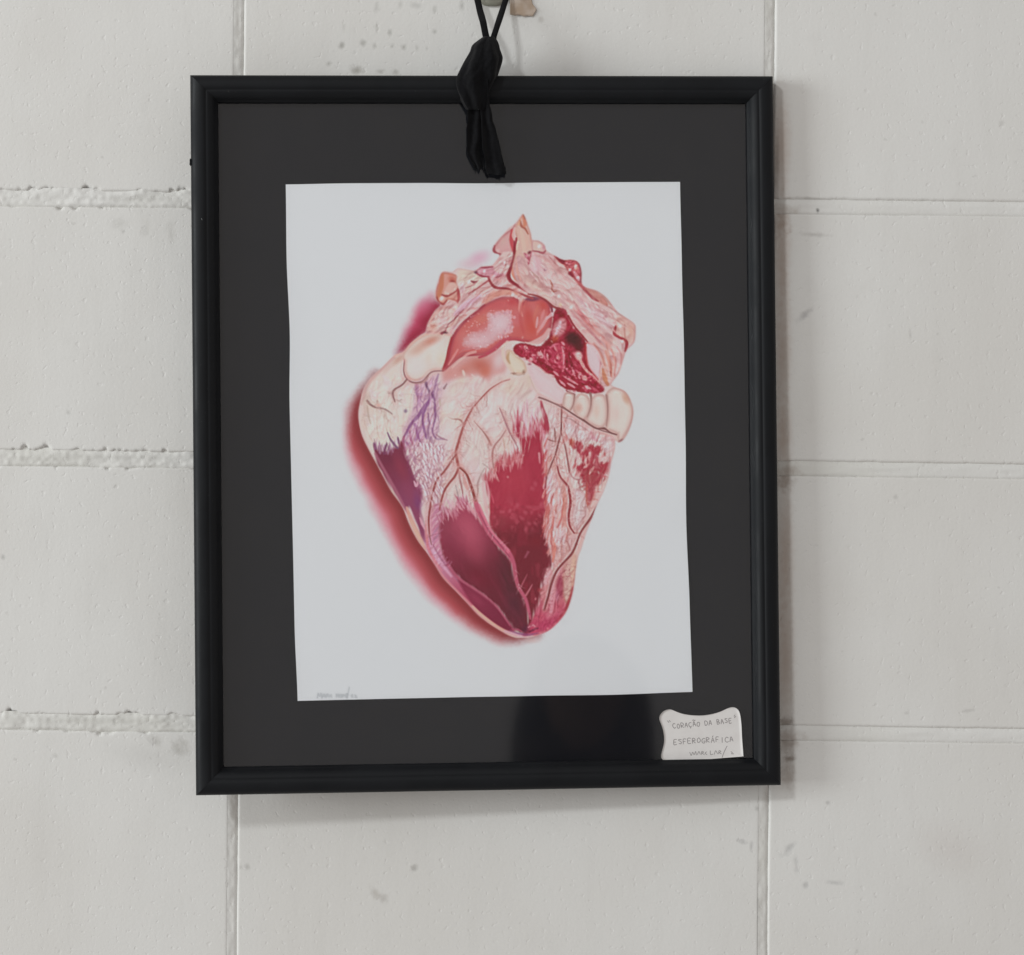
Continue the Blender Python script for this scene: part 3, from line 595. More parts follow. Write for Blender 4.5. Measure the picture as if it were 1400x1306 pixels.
    C.line([(633,507),(635,514)], 'd2bcb2', [2,4,1], .8); C.line([(645,512),(652,520),(660,526)], 'c9bdb6', [1,4,1], .6, f=2)
    # ---- dome
    dome = [(619.5,457.4),(629,443.6),(640,434.5),(651.7,425),(663,416),(674.7,410),(687,406),(700,406),(708,409),(714,414),(722,407),(738,407),(748,413),(753.5,423),(755,436),(752,453),(742.4,466),
            (732,470),(717,468),(703,465.5),(692,468),(678,478),(664,485),(646,487),(630,489),(616,500),(606,508),(611.5,492),(616,471)]
    C.poly(dome, 'b5585c', edge='963a4c', ew=7, f=1.4, hl='b9656a', hw=14)
    C.blob(700, 412, 8, 8, 'b03a46', .8); C.blob(680, 417, 17, 6, 'b34b58', .6, -.2); C.blob(728, 447, 14, 18, 'b6483f', .95, .1); C.blob(722, 432, 7, 14, 'b0403f', .8); C.blob(742, 418, 9, 8, 'b2413f', .8); C.blob(735, 425, 5, 10, 'bb6a62', .6, .3)
    C.blob(712, 452, 12, 10, 'b4504e', .6); C.blob(640, 447, 14, 9, 'b8605e', .7, -.7); C.blob(658, 437, 14, 8, 'bd7466', .6, -.5); C.blob(706, 436, 6, 10, 'bb6a78', .6)
    C.poly([(667,431),(676,428),(690,427),(697,431),(699,446),(696,455),(688,458),(680,465),(668,474),(654,477),(644,474),(633,470),(637,461),(646,456),(662,453),(668,445)], 'c3a6a8', f=3, rag=3, hl='c5bec3', hw=9)
    C.blob(682, 442, 11, 12, 'c3c0c6', .85, rag=2); C.blob(660, 464, 14, 7, 'c4aeb2', .7, -.3); C.blob(645, 473, 10, 4, 'bb7c82', .6, -.2)
    for k in range(60):
        t = rs.uniform(0, 1); x = np.interp(t, [0, .4, .6, 1], [668, 697, 699, 683])+rs.normal(0, 2.4); y = np.interp(t, [0, .4, .6, 1], [431, 427, 445, 463])+rs.normal(0, 2.4)
        C.blob(x, y, 1.5, 1.6, rs.choice(['d8b4bc', 'd3c4ca', 'b78a9c', 'd6a6aa']), .8, hard=.4)
    for k in range(40):
        C.blob(rs.uniform(632, 690), rs.uniform(428, 476), 1.4, 1.4, rs.choice(['d0bcc0', 'c9a6aa', 'b98488']), .35)
    for x, y in ((694,425),(679,429),(703,434),(697,454),(668,431)): C.blob(x, y, 2.3, 2.2, 'dda4ae', .9, hard=.5)
    C.line([(617,470),(621,458),(630,445),(641,435),(653,425),(665,415),(677,409.5),(690,406),(704,407)], '8d3446', [2,3.4,3.4,3,2.6,2.6,2.4,2,1], .85, f=1.4)
    C.line([(618,462),(614,478),(611,492),(605,507)], '93303f', [3,4.4,4,2.4], .9, f=1.2)
    C.line([(697,462),(686,468),(676,477),(664,485),(655,489)], 'a8435a', [3,5,5.4,4,2], .9, f=1.6); C.line([(720,467),(706,463),(696,464)], 'ab4654', [1,3,3], .7)
    C.line([(665,486),(648,483),(634,483),(624,490),(614,500)], 'a2525c', [1,2,3,3.4,1.4], .85, f=1.4); C.line([(626,478),(620,488),(613,499)], 'cd8f92', [2,3,1], .8); C.line([(650,481),(640,484),(630,492),(618,503)], 'd2a8a2', [3,3.4,2.6,1], .8, f=1.2)
    C.line([(657,476),(648,476),(636,478),(628,482)], 'b4707a', [1,2.4,2,1], .7)
    # right lip of the dome
    C.poly([(753,450),(752,456),(744,465),(734,471),(722,469),(730,465),(742,458),(749,449)], 'c7aca8', f=1.4); C.line([(718,468),(730,470.5),(740,467)], 'd2b4ae', [1,2.4,1], .8)
    C.blob(740, 440, 5, 13, 'c08a90', .75, .5); C.line([(735,434),(733,448)], 'd0b2b6', [1.4,3.4,1], .8, f=1.2); C.line([(748,434),(741,446),(735,454)], 'd6a9ae', [3.4,4,1.4], .85, f=1.2); C.line([(757,424),(754,430),(747,436)], 'd6b4ba', [3,4.4,2], .9, f=1.1); C.blob(754.5, 423, 2.6, 4, 'c9bcc2', .9, hard=.4)
    C.line([(752,441),(745,450),(737,458)], '9f5a68', [1,2,1], .6)
    C.blob(728, 408.5, 10, 3.6, '5e3048', .95, -.05, hard=.4); C.line([(719,412),(716,420),(712,430)], 'b8605c', [2,3,1], .6); C.line([(712,402),(712,412),(711,424),(714,432)], 'd0a09c', [3,5,4,1.4], .85, f=1.6)
    C.line([(736,406),(746,410),(753,418),(755,426)], '772f40', [2,3,3.4,2], .9, f=1.2)
    # ---- torn opening
    hole = [(737,474),(746,467),(752,458),(755,440),(758,428),(763,420),(772,421),(778,432),(785,444),(795,456),(801,467),(800,482),(803,500),(812,512),(820,522),(826,531),(823,536),(807,538),(784,534),(773,532),
            (763.6,525),(757,513),(746,510),(731.5,499),(720,492),(708,487),(702,480),(704,473),(713,469),(726,471)]
    C.poly(hole, '9b3348', edge='8a2c40', ew=4, f=1.5, rag=1)
    C.blob(752, 471, 9, 8, '7d3038', .9, -.7); C.blob(766, 428, 6, 10, '7a2634', .9, -.3); C.blob(758, 465, 6, 6, 'a04a40', .8)
    C.blob(783, 464, 12, 10, '54272d', 1, .5, hard=.2); C.blob(791, 472, 8, 13, '5c2630', .95, -.2, hard=.1); C.blob(795, 458, 5, 9, '7a2836', .8, -.6); C.blob(774, 442, 8, 10, '96283c', .7)
    C.poly([(756,452),(759,443),(766,437),(772,438),(773,447),(769,455),(763,459),(757,460)], 'bf8f97', f=3, hl='c9adb4', hw=6); C.blob(760, 461, 5, 4, 'b5604f', .7)
    C.poly([(745,478),(752,474),(758,471),(764,470),(770,476),(772,490),(772,502),(768,508),(762,500),(753,494),(746,490)], 'a9405a', f=1.5, rag=2)
    C.mottle([(705,475),(740,478),(772,470),(795,490),(823,532),(780,533),(745,508)], ['b8506c', '861f38', 'c06a80', '932a42'], 5, .75, seed=60, ang=-.8, stretch=2.4)
    for P in ([(769,478),(770,486),(768,494)], [(763,484),(764,492)], [(758,474),(762,480)], [(772,500),(769,508)], [(737,482),(741,488),(739,480)], [(757,508),(764,514)], [(770,514),(780,520),(790,526)], [(768,468),(772,472)], [(748,484),(749,492)],
              [(783,506),(786,514)], [(776,524),(786,530)], [(800,528),(808,532)], [(765,520),(773,528)], [(722,492),(727,496)], [(791,512),(793,518)], [(717,474),(720,479)]):
        C.line(P, 'd490a0', [1,3.2,1], .85, f=1.1)
    for x, y, r in ((719,475.5,2.6),(726,491.5,2.4),(791,486,5),(799,517,3.6),(763,489,2.6),(737,484,3),(717,491,2.4),(793,511,2.2),(803,530,2.4),(740,486,3.4)): C.blob(x, y, r, r*1.2, 'd5a3aa', .9, -.5, hard=.35)
    for P in ([(772,505),(776,512),(782,516)], [(778,480),(780,494),(784,504)], [(745,500),(756,506)], [(806,524),(816,530)], [(775,490),(775,502)], [(733,490),(742,498),(752,502)]): C.line(P, '7a1f34', [1,4,1], .75, f=1.6)
    C.line([(792,488),(796,498),(802,507),(812,515),(820,524)], 'd29a9c', [3,3.6,3,2.4,1.4], .9, f=1.2)
    # pale valve leaf
    C.poly([(801,468),(808,470),(815,478),(820,490),(822,505),(820,521),(811,512),(804,502),(801,490),(800,478)], 'c4a9ac', edge='b0525f', ew=3.5, f=1.2, hl='c5b8bb', hw=7)
    C.line([(801,470),(800,482),(802,496)], 'a8404c', [2,3.4,1.6], .75, f=1.2); C.blob(811, 476, 3, 4, 'd0b0aa', .8)
    C.line([(802,466),(811,471),(818,482),(822,498)], '8d3c44', [1.4,2,2,1], .8)
    for k in range(90):
        x = rs.uniform(706, 822); y = 476+(x-706)*.46+rs.uniform(-8, 8)
        if y > 536 or (x > 798 and y < 512): continue
        C.blob(x, y, rs.uniform(1, 2.4), rs.uniform(.8, 1.6), rs.choice(['c96c84', '7d1f36', 'd898a8', 'a83a56', '8f2a44']), .55, rs.uniform(0, 1.2), hard=.2)
    # ---- cream lobe and tongue below the opening
    C.poly([(692,480),(699,479),(706,486),(716,494),(720,506),(716,511),(704,511),(697,506),(692,494)], 'c5b8a6', f=1.8, edge='bd9f90', ew=4, hl='c8c0b0', hw=9)
    C.line([(696,482),(694,490),(697,497)], 'a77f60', [1,4,1], .6, f=1.6); C.line([(694,467),(688,475),(689,490),(697,504),(702,511)], 'cfb9ad', [2,3.6,4,3,2], .85, f=1.8)
    C.blob(702, 511, 4.4, 2, '8e6a60', .85); C.blob(716, 509, 2.4, 4, '96766a', .85); C.line([(703,512),(710,513),(716,511)], 'b0978a', 1.4, .7)
    C.line([(700,512),(690,518),(676,527)], 'd0bdb4', [2,3,1.4], .6)
    C.poly([(721,504),(727,499),(735,501),(746,511),(757,517),(765,527),(774,534),(772,547),(766,553),(754,546),(742,540),(730,524)], 'c6b3b4', f=2, hl='c9babb', hw=8)
    C.line([(726,497),(738,503),(748,511),(758,514)], 'cfa9a8', [1,2,2,1], .6); C.blob(741, 525, 12, 5, 'c9b6b8', .7, .8); C.line([(740,537),(752,544),(766,552)], 'd8c4c2', [2,4,2], .7, f=1.6)
    C.line([(724,515),(730,530),(738,542)], 'b9a29c', [.8,1.6,.8], .5); C.blob(724, 498, 3, 2, '905060', .7)
    # ---- row of fat lobes at the right
    for P, c in (([(771,541),(775,536),(782,537),(786,543),(784,556),(778,562),(769,556)], 'c5b9b3'),
                 ([(783,558),(786,545),(793,538),(803,541),(807.5,552),(805,566),(798,574),(789,570)], 'c7bbb2'),
                 ([(801,574),(807,560),(809,545),(817,539),(827,542),(830.5,558),(829.5,577),(822,585),(810,582)], 'c7bcb4'),
                 ([(829,538),(839.5,529.5),(853,534),(862,547),(866,564),(861,584),(852,600),(846,605),(843,594),(835,590),(828,586),(831,570),(831,552)], 'c5bab2')):
        C.poly(P, c, f=1.2, edge='bba5a0', ew=5, hl='c9c0b9', hw=9)
    C.blob(791, 557, 7, 8, 'bb8f86', .75); C.blob(816, 562, 6, 13, 'c0a79c', .6); C.blob(841, 565, 7, 16, 'c3aaa6', .7); C.blob(855, 545, 6, 10, 'b78f7c', .8, -.5); C.blob(861, 556, 3, 11, 'c5b6a0', .6); C.blob(843, 540, 8, 5, 'c6beb2', .7)
    for P in ([(790,541),(797,539),(803,543)], [(812,543),(818,541),(825,543)], [(776,538),(781,540)]): C.line(P, 'd3cbc6', [1,3,1], .7, f=1.4)
    C.line([(832,545),(835,560),(834,578)], 'cfc6c0', [1,3,1], .6, f=1.4); C.line([(848,545),(853,565),(851,590)], 'c9b3ae', [.6,2,.6], .5)
    C.line([(736,543.5),(745,546),(756,551),(767,555),(780,564),(789,570),(798,575),(806,581),(816,586),(826,586),(834,592),(843,594)], '7f5a58', [2,1.8,1.5,1.4,1.3,1.2,2,1.8,1.5,2.2,1.2,1.2], .85)
    C.blob(798, 574.5, 2.6, 2.2, '754a4c', .9); C.blob(825.5, 586, 2.8, 2.6, '754a4c', .9); C.blob(767, 555, 2, 2.8, '7e5658', .8); C.line([(843,594),(848,590)], 'a3807c', [2,.6], .7); C.blob(849, 602.5, 4, 2, '865c60', .9, -.6)
    C.line([(774,534),(779,537),(785,539)], '8a3f4c', [1.4,2,1.6], .7); C.line([(807,538),(808.5,545),(807.5,555)], '8a6a68', [3.4,2,1], .85); C.line([(828,540),(831,555),(831,575)], 'ad9690', [1,2,1], .7); C.line([(785,541),(784,552),(781,560)], 'b39a96', [1.4,1.6,.8], .7)
    C.line([(864,560),(864,575),(858,592),(850,604)], 'b09490', [1,1.6,1.4,1], .55)
    # ---- tissue at upper left
    left_t = [(602,417),(612,408),(622,392),(630,380),(640,372),(655,370),(672,364),(684,352),(700,345),(702,360),(695,374),(698,384),(708,391),(728,403),(716,408),(706,407),(690,405),(674,409),(662,415),(650,425),(638,434),(627,444),(618,457),
              (600,456),(583,455),(586,441),(594,427)]
    C.poly(left_t, 'c5a5a4', f=2, hl='c6a9a8', hw=10)
    C.mottle(left_t, ['cdb3ae', 'bd8f92', 'c7a8b2', 'cbb8b0'], 9, .7, seed=70, ang=.9, stretch=2)
    C.poly([(585,452),(588,440),(596,428),(606,420),(616,420),(624,426),(622,440),(612,450),(604,456)], 'c5aaa5', a=.9, f=2.5, edge='bf938e', ew=4); C.blob(592, 447, 6, 6, 'c08a80', .7); C.line([(586,446),(591,434),(600,424)], 'd2aea6', [2,3.4,2], .8, f=1.4); C.blob(606, 440, 8, 8, 'c9b2b4', .6)
    C.line([(604,456),(610,452),(613,444),(620,438),(627,430),(634,422)], '8e4a5a', [3.4,2.6,1.6,1.4,2,1], .85); C.line([(612,454),(614,447),(622,440),(632,432)], 'd2b8b0', [4,4,3,1], .85, f=1.6); C.blob(609, 455, 4, 1.8, '5e3a40', .8)
    C.line([(622,430),(632,420),(644,412),(656,404)], 'c4a0b2', [3,7,7,3], .7, f=3); C.line([(630,437),(645,424),(660,413)], 'd5aaa8', [2,3.4,2], .8, f=1.4); C.line([(628,430),(634,424)], 'ad7078', [1,3,1], .7)
    C.line([(660,412),(675,402),(695,399),(712,404)], 'c28a84', [3,8,8,3], .7, f=3); C.line([(697,400),(702,404)], 'd8aaa8', [3,5,2], .8)
    C.line([(640,402),(655,393),(667,384)], 'a85f68', [.8,2,2.4], .8); C.line([(636,400),(650,392),(662,383)], 'd2b2aa', [1,4,2], .7, f=1.4); C.line([(645,408),(662,398),(674,388)], 'cfa6a4', [1,4,2], .6, f=2)
    C.line([(667,376),(670,385),(677,393),(690,394.5),(704,397),(718,404),(728,408)], '93404c', [2.4,3,3.4,2.6,2.4,3,3], .9, f=1.2)
    C.line([(680,382),(692,388),(706,396),(722,402)], 'd3aaa8', [2,5,5,2], .8, f=1.8); C.line([(676,385),(684,378),(694,374)], 'c48e96', [2,5,2], .7, f=2)
    C.line([(704,345),(703,358),(698,368),(695,376),(698,384),(708,391),(722,400)], '93384a', [3,4,4.4,5,4.4,3.4,1.4], .9, f=1.4); C.line([(703,362),(702,374),(706,384)], 'c27468', [2,5,1.6], .8, f=1.6)
    # small knots of tissue
    C.poly([(604,373),(618,374),(625,378),(624,386),(628,398),(629,408),(625,412),(614,410),(606,416),(597,410),(596,398),(600,384)], 'c09088', f=1.6, edge='b0706a', ew=4)
    C.line([(605,376),(603,392),(599,408)], 'b3705c', [3,6,4], .8, f=2); C.blob(618, 382, 6, 5, 'b0635c', .9, .3); C.blob(618.5, 385, 4, 2.4, '8c3a40', .85); C.blob(616, 376, 4, 2, 'c07c70', .7)
    C.poly([(612,390),(618,386),(625,390),(624,400),(614,404),(607,401)], 'c7a49c', f=2); C.line([(604,403),(610,405),(618,402),(626,396)], '974a50', [1.6,3,2.4,1.6], .85); C.line([(626,396),(627,406),(626,412)], 'a24c56', [3,3.6,2], .8, f=1.4); C.blob(604, 409, 4.6, 3.6, 'd3a79e', .95, -.2, hard=.4); C.line([(597,406),(600,413),(606,416),(611,411)], '9a4850', [1.4,2.6,2.6,1.4], .8)
    C.line([(609,400),(613,402)], 'd8b0aa', 2.6, .8); C.line([(626,414),(622,410)], 'b56a70', 2, .6)
    C.poly([(628,370),(642,369),(652,374),(662,378),(652,388),(640,395),(630,396),(625,384)], 'c6bcae', a=.85, f=3.5); C.blob(641, 386, 5, 5, 'd0b0ae', .8); C.line([(644,384),(648,386),(652,385)], '8c4a58', [1,3.4,1.6], .85); C.line([(636,394),(646,390),(654,383)], 'a86870', [1,2,1], .7); C.blob(632, 392, 5, 7, 'c6adba', .6)
    C.poly([(650,372),(657,366),(672,364),(684,368),(688,376),(678,380),(664,379),(654,377)], 'bf8f9c', f=1.6, edge='a86474', ew=3); C.line([(656,365.5),(664,366),(674,365)], '9a5064', [1.6,2.6,1], .85); C.blob(650.5, 372.5, 3, 2.4, '6c4654', .9); C.line([(652,374),(660,378),(668,378)], '9c5064', [1.4,2.6,1.4], .8); C.blob(662, 372, 4.5, 3, 'cf9cac', .8); C.blob(655, 371, 2.5, 2, 'd3b0ba', .7)
    C.poly([(676,360),(686,350),(697,346),(703,349),(702,360),(696,368),(686,374),(676,370)], 'c5a6a4', f=2, hl='c9b0ae', hw=7); C.blob(689, 360, 3.4, 4, 'd6b0b6', .8); C.line([(692,356),(691,364),(688,368)], 'b07e80', [1,2,1], .7); C.blob(698, 358, 4, 5, 'b5626e', .5)
    C.blob(674, 378, 3.4, 3, 'dba6ac', .9, hard=.3)
    # ---- horn at the top
    C.poly([(705,306),(700,312),(690,320),(680,331),(674,340),(675.5,346),(684,349),(693,347),(702,345),(704,330),(703,316)], 'c09496', f=1.3, edge='ae7078', ew=4, hl='c29c9c', hw=9)
    C.line([(676,336),(675,343),(680,348),(686,348)], '8f4250', [1.6,4,4,1.6], .85, f=1.4); C.blob(681, 342.5, 2.4, 2.4, 'dca8ac', .9, hard=.3); C.line([(700,315),(699,328),(702,342)], 'b04654', [2,5,3.4], .85, f=2); C.blob(688, 330, 7, 9, 'bfa29c', .7, .5)
    C.poly([(684,351),(688,345),(698,344),(703,347),(701,352),(692,355)], 'c9b3ae', f=1.8)
    C.poly([(715.5,293),(711,298),(706,306),(703,314),(706,326),(704.5,340),(703,352),(700,364),(708,376),(724,370),(730,345),(727,328),(725.5,318),(720,303)], 'c4a69c', f=1.4, edge='bd9088', ew=4)
    C.line([(711,302),(713,309),(718,313),(722,320)], 'a05c54', [2,3,2.4,1], .85, f=1.3); C.line([(715,296),(718,303),(717,309)], 'bd7a6a', [2,6,3], .85, f=1.6); C.line([(715.5,293.5),(718,299)], '8d6258', [1.6,2], .7); C.line([(712,299),(709,307)], 'c99c84', [1,3], .7)
    C.line([(704,312),(702,322),(705,330)], 'd5aeaa', [2,4.4,2], .8, f=1.4); C.line([(706,326),(704,340),(703,346)], '93364a', [2,3.4,3], .9, f=1.2); C.line([(708,330),(706,342)], 'd3b8a8', [1,3,1], .8)
    C.line([(712,315),(716,330),(717,346)], 'c9b2a4', [2,6,3], .6, f=2); C.blob(720, 330, 3, 8, 'c9a69a', .6, -.2)
    # ---- big flap
    flap = [(708,350),(716,352),(722,346),(727,343),(736,346),(746,345),(759,351),(772,358),(780,368),(790,382),(800,393),(816,398),(830,408),(843,425),(852,432),(867,443),(869,452),(867,468),(857,479),(852,492),(846,510),(838,522),(830,528),(824,528),
            (820,522),(822.5,505),(821,490),(815,477),(806,467),(796,457),(785,444),(778,433),(775,423),(766,421),(754,416),(743,408),(724,402),(710,391),(704,380),(702,366)]
    C.poly(flap, 'c2a3a2', f=1.5, edge='bb8f90', ew=4, hl='c4a8a6', hw=12)
    C.mottle(flap, ['c8b4ae', 'bd989c', 'c5a9ac', 'cbb0aa'], 11, .6, seed=81, ang=-.8, stretch=2.5)
    C.blob(716, 375, 9, 14, 'c7aba4', .7); C.blob(733, 365, 9, 14, 'c5a6ae', .75, .3); C.blob(728, 389, 14, 8, 'c5aca2', .7, .6); C.blob(768, 385, 13, 13, 'c5aca8', .7); C.blob(745, 372, 8, 10, 'c09ea2', .6)
    C.line([(717,347),(721,352),(723,360)], 'a04a62', [2,4,1.6], .85, f=1.4); C.blob(724, 345.5, 3.4, 2.4, '6c2636', .9, -.6); C.blob(720.5, 350, 2, 3, 'd09aae', .8); C.line([(727,345),(724,354),(722,362)], 'ab5c70', [1,2.4,.8], .8)
    C.poly([(728,329),(737,330),(744,336),(746,344),(738,345),(728,343)], 'c4aca4', f=1.4, edge='b98f90', ew=3); C.blob(737, 337, 4, 3.6, 'd4bcb8', .8); C.line([(728,343),(735,344),(742,346),(746,343)], '9c5564', [1,1.8,3,1.6], .85); C.blob(743, 339, 2, 4, 'b98494', .7)
    C.line([(727,372),(731,376),(736,380)], 'a07c76', [1,2.4,1], .75, f=1.2); C.line([(744,360),(748,368),(744,370)], 'a8808a', [1,2.4,1], .6); C.blob(744.5, 369, 2, 2.4, 'a37484', .7)
    C.line([(750,350),(757,358),(763,364)], 'b27c80', [.8,2.4,1], .75); C.line([(752,383),(755,390),(755,398),(761,398)], 'a06058', [.8,2,3,1], .75, f=1.2); C.line([(757,396),(768,398),(780,396),(788,394)], 'b58d88', [1.6,2,2,.6], .7); C.line([(758,370),(762,380),(759,388)], 'b29694', [.8,2,.8], .6)
    C.line([(758,350),(766,357),(772,362),(780,372),(790,384),(800,396),(810,406),(817,411)], 'a8505c', [1,4,2,4,5,4.4,4,1.4], .85, f=1.6)
    C.poly([(760,351),(770,356),(780,355.5),(788,357),(793,363),(795.5,375),(795,387),(788,382),(780,372),(776,364),(766,359)], 'b4606e', f=1.4, edge='98404c', ew=3)
    C.blob(787, 365, 3, 5, 'd3a59c', .9, -.3, hard=.3); C.blob(779, 369, 2.6, 2.4, 'dca4ae', .9); C.line([(775,360),(779,361)], 'd094a2', [2.6,1.4], .8); C.line([(785,372),(790,380),(793,384)], 'd09eaa', [2,5,2], .85, f=1.4); C.line([(779,374),(783,378)], '862c42', [4,2], .85, f=1.4); C.line([(762,352),(770,358)], '7d3040', [2,4.4], .85, f=1.3); C.line([(792,360),(794.5,372),(794,385)], '86404c', [1.6,2.4,2], .85); C.blob(784, 361, 3, 3, 'a84a58', .7)
    C.poly([(800,394),(815,398),(828,407),(834,417),(826,417),(814,411),(806,404)], 'bd8b86', f=2, hl='c29a92', hw=6); C.line([(801,397),(810,407),(818,412)], '9d4a58', [1.4,3.4,1], .8, f=1.3); C.line([(818,400),(828,408),(834,418),(838,424)], 'b59c94', [1,2.4,2,1], .7)
    C.line([(777,425),(783,440),(795,455),(808,468),(818,482),(826,500)], 'd0aaa8', [3,5,5,5,4,2], .85, f=2); C.line([(780,418),(788,424),(800,438),(812,450),(826,462)], 'b86a74', [2,4,4,3,1], .75, f=2.2)
    C.line([(796,428),(806,438),(816,448),(824,456)], 'daaaa8', [1,3.4,2.4,.8], .85, f=1.3); C.line([(790,408),(806,422),(822,436),(834,446)], 'c8b4b8', [3,9,9,3], .75, f=4); C.line([(784,412),(794,426),(806,440)], 'ad6470', [1,3,1], .7, f=1.6)
    C.blob(781, 421, 3, 5, 'd6c0b8', .85, -.5); C.line([(775,410),(782,416),(788,424)], 'cba8a4', [2,4,2], .7); C.blob(764, 406, 4, 5, 'cfb6ae', .8); C.blob(766, 417, 3, 3.4, 'd0a890', .8); C.line([(757,404),(760,412),(760,418)], 'a98880', [1,2,1], .6); C.line([(770,400),(776,410),(784,414)], 'b88488', [1,3,1], .6, f=1.6)
    C.blob(828, 433, 3.4, 2.6, 'a8707c', .75, -.6); C.blob(818, 455, 12, 9, 'c5aaa6', .7, .7); C.blob(836, 468, 8, 8, 'c8a59e', .6)
    C.poly([(841,446),(843,436),(849,431),(858,436),(867,443),(869,452),(867,467),(858,470),(848,463),(842,456)], 'c3a09a', f=1.6, hl='c6a69e', hw=7)
    C.line([(842,446),(840,456),(846,461),(854,465),(857,470),(855,480)], '9a3a48', [2,4,3,3.6,4,2.4], .9, f=1.2); C.line([(854,443),(854,455),(855,464)], 'b27c78', [1,1.6,1.4], .7); C.line([(847,442),(849,452)], 'd0b4ac', [2,5,2], .8, f=1.6); C.blob(863, 452, 4, 9, 'c09488', .7); C.blob(851, 468, 5, 3, 'd2aaa6', .8); C.line([(843,427),(850,432)], 'a88c8c', 1.6, .5)
    for P, c, wdt in (([(828,480),(834,498),(836,514)], '9e4c48', [1,4,1.6]), ([(822,486),(828,502),(829,520)], 'cba49a', [2,5,2]), ([(836,478),(842,496),(840,514)], 'b9797a', [1,3,1]), ([(846,476),(846,494),(842,510)], 'cfb4b2', [1,4.4,1.6]), ([(851,480),(850,494),(846,506)], 'c9a7a2', [1,3,1]),
                      ([(840,480),(839,500),(836,518)], 'd3a6a0', [1,3,1]), ([(843,474),(849,484),(849,498)], 'b88688', [.8,1.8,.8]), ([(824,505),(827,518),(831,526)], 'b87a62', [2,6,3]), ([(829,470),(832,484),(838,500)], 'bf8a84', [1,2,1])):
        C.line(P, c, wdt, .8, f=1.7)
    for k in range(60):
        x = rs.uniform(712, 850); y = 352+(x-712)*.62+rs.uniform(-12, 32)
        l = rs.uniform(5, 12); C.line([(x, y), (x+l*.4, y+l*.5+rs.uniform(-1.4, 1.4)), (x+l*.75, y+l)], rs.choice(['b98b8e', 'd3bab4', 'b58486', 'd0b4b4']), [.4, 1.5, .4], .4, f=1.1)
    C.relief(flap, 17, .17, -.85, 4.0, seed=2); C.relief(flap, 8, .06, -.85, 4.0, seed=6)
    C.relief([(760,351),(790,357),(795,387),(776,364)], 5, .3, .8, 1.2, seed=8)
    C.relief(left_t, 9, .13, .85, 2.2, seed=13)
    # lower edge of the flap over the chamber
    C.line([(722,402),(735,405),(746,411),(756,419),(766,423)], '8a3c44', [1.4,2,2.4,3,2.4], .85); C.line([(777,432),(785,446),(796,459),(803,467)], '8a2c3c', [2.4,2.4,2.4,1.4], .8)
    # ---- second pass: deepen the drawing
    # dome: soft pale light, band above it
    C.blob(684, 443, 17, 17, 'c5b0b6', .45, .3); C.blob(655, 465, 22, 10, 'c3a4a8', .5, -.45); C.blob(634, 460, 9, 12, 'bb7a7a', .5, .6); C.blob(690, 421, 18, 4, 'b8535c', .5, -.15)
    C.line([(664,414),(676,404),(692,400),(706,402)], 'c48d85', [3,6,6,3], .8, f=2); C.line([(700,400),(706,406)], 'd8b0ae', [3,4], .8)
    C.line([(735,418),(731,432),(731,446)], 'c07068', [1,4,1], .55, f=2); C.line([(744,424),(740,436)], 'c98e94', [1,4,1], .6, f=1.6); C.line([(738,446),(734,458)], 'c9868a', [1,4,1], .6, f=1.6)
    C.line([(716,410),(712,424),(712,440),(716,455)], 'b0454a', [1,3,4,2], .6, f=2.4)
    # opening: pink lobe and pale leaf
    C.poly([(755,455),(758,444),(765,436),(773,437),(774,448),(769,457),(761,461)], 'bd7f8a', a=.8, f=3); C.line([(766,440),(763,449),(760,456)], 'd0b4ba', [2,6,2], .8, f=2)
    C.blob(784, 463, 10, 8, '4f262c', .9, .5); C.line([(803,472),(810,476),(816,488),(818,504)], 'cdbabd', [2,6,8,4], .75, f=2.2); C.line([(822,500),(821,512),(819,521)], 'd6b8b0', [1,3,1], .7)
    C.line([(800,470),(799,484),(801,498),(809,510)], '93303e', [1.6,2.6,2.4,1], .8)
    C.blob(791, 487, 4.4, 6, 'd8b0ae', .95, -.2, hard=.35); C.blob(799, 517, 4.4, 2.6, 'dba4a8', .9, .6, hard=.3); C.line([(745,478),(744,488),(748,494)], 'c77088', [1,3,1], .7)
    C.poly([(760,472),(767,470),(772,478),(773,494),(770,507),(764,500),(762,486)], 'b85068', a=.55, f=1.6); C.line([(768,474),(771,486),(770,500)], 'd08a9c', [1,2.4,1], .8); C.line([(752,476),(757,472),(763,470)], 'c9738c', [1,2.6,1], .7)
    # flap: long folds
    for P, c, wdt, a in (([(731,348),(746,354),(760,366),(774,382),(788,398)], 'b98488', [1,3,4,3,1], .5), ([(716,356),(724,372),(738,386),(752,396)], 'b28486', [1,3,3,1], .45), ([(742,356),(752,372),(766,390),(780,406)], 'd3bcb6', [1,6,6,1], .45), ([(762,372),(776,388),(792,404),(812,420)], 'cfb4b0', [2,7,7,2], .5),
                         ([(786,402),(800,414),(818,424),(838,432)], 'b07a82', [1,3,3,1], .5), ([(780,424),(794,440),(810,456),(822,470)], 'b5707a', [1,3.4,3,1], .6), ([(800,440),(816,456),(830,470),(836,480)], 'c98e8c', [1,4,4,1], .5), ([(806,430),(822,442),(836,456)], 'cdb4b4', [2,6,2], .5), ([(786,436),(800,452),(814,466)], 'd6b6b0', [1,4,1], .6),
                         ([(720,388),(734,396),(750,408)], 'd0b6ac', [2,6,2], .6), ([(707,366),(710,380),(720,392)], 'b5777a', [1,3,1], .5), ([(812,404),(824,410),(830,418)], 'b87a78', [1,4,1], .5), ([(822,470),(830,486),(834,506)], 'd3a8a0', [1,4,2], .6), ([(812,470),(822,484),(827,500)], 'ad6a68', [1,2.4,1], .6)):
        C.line(P, c, wdt, a, f=2.4)
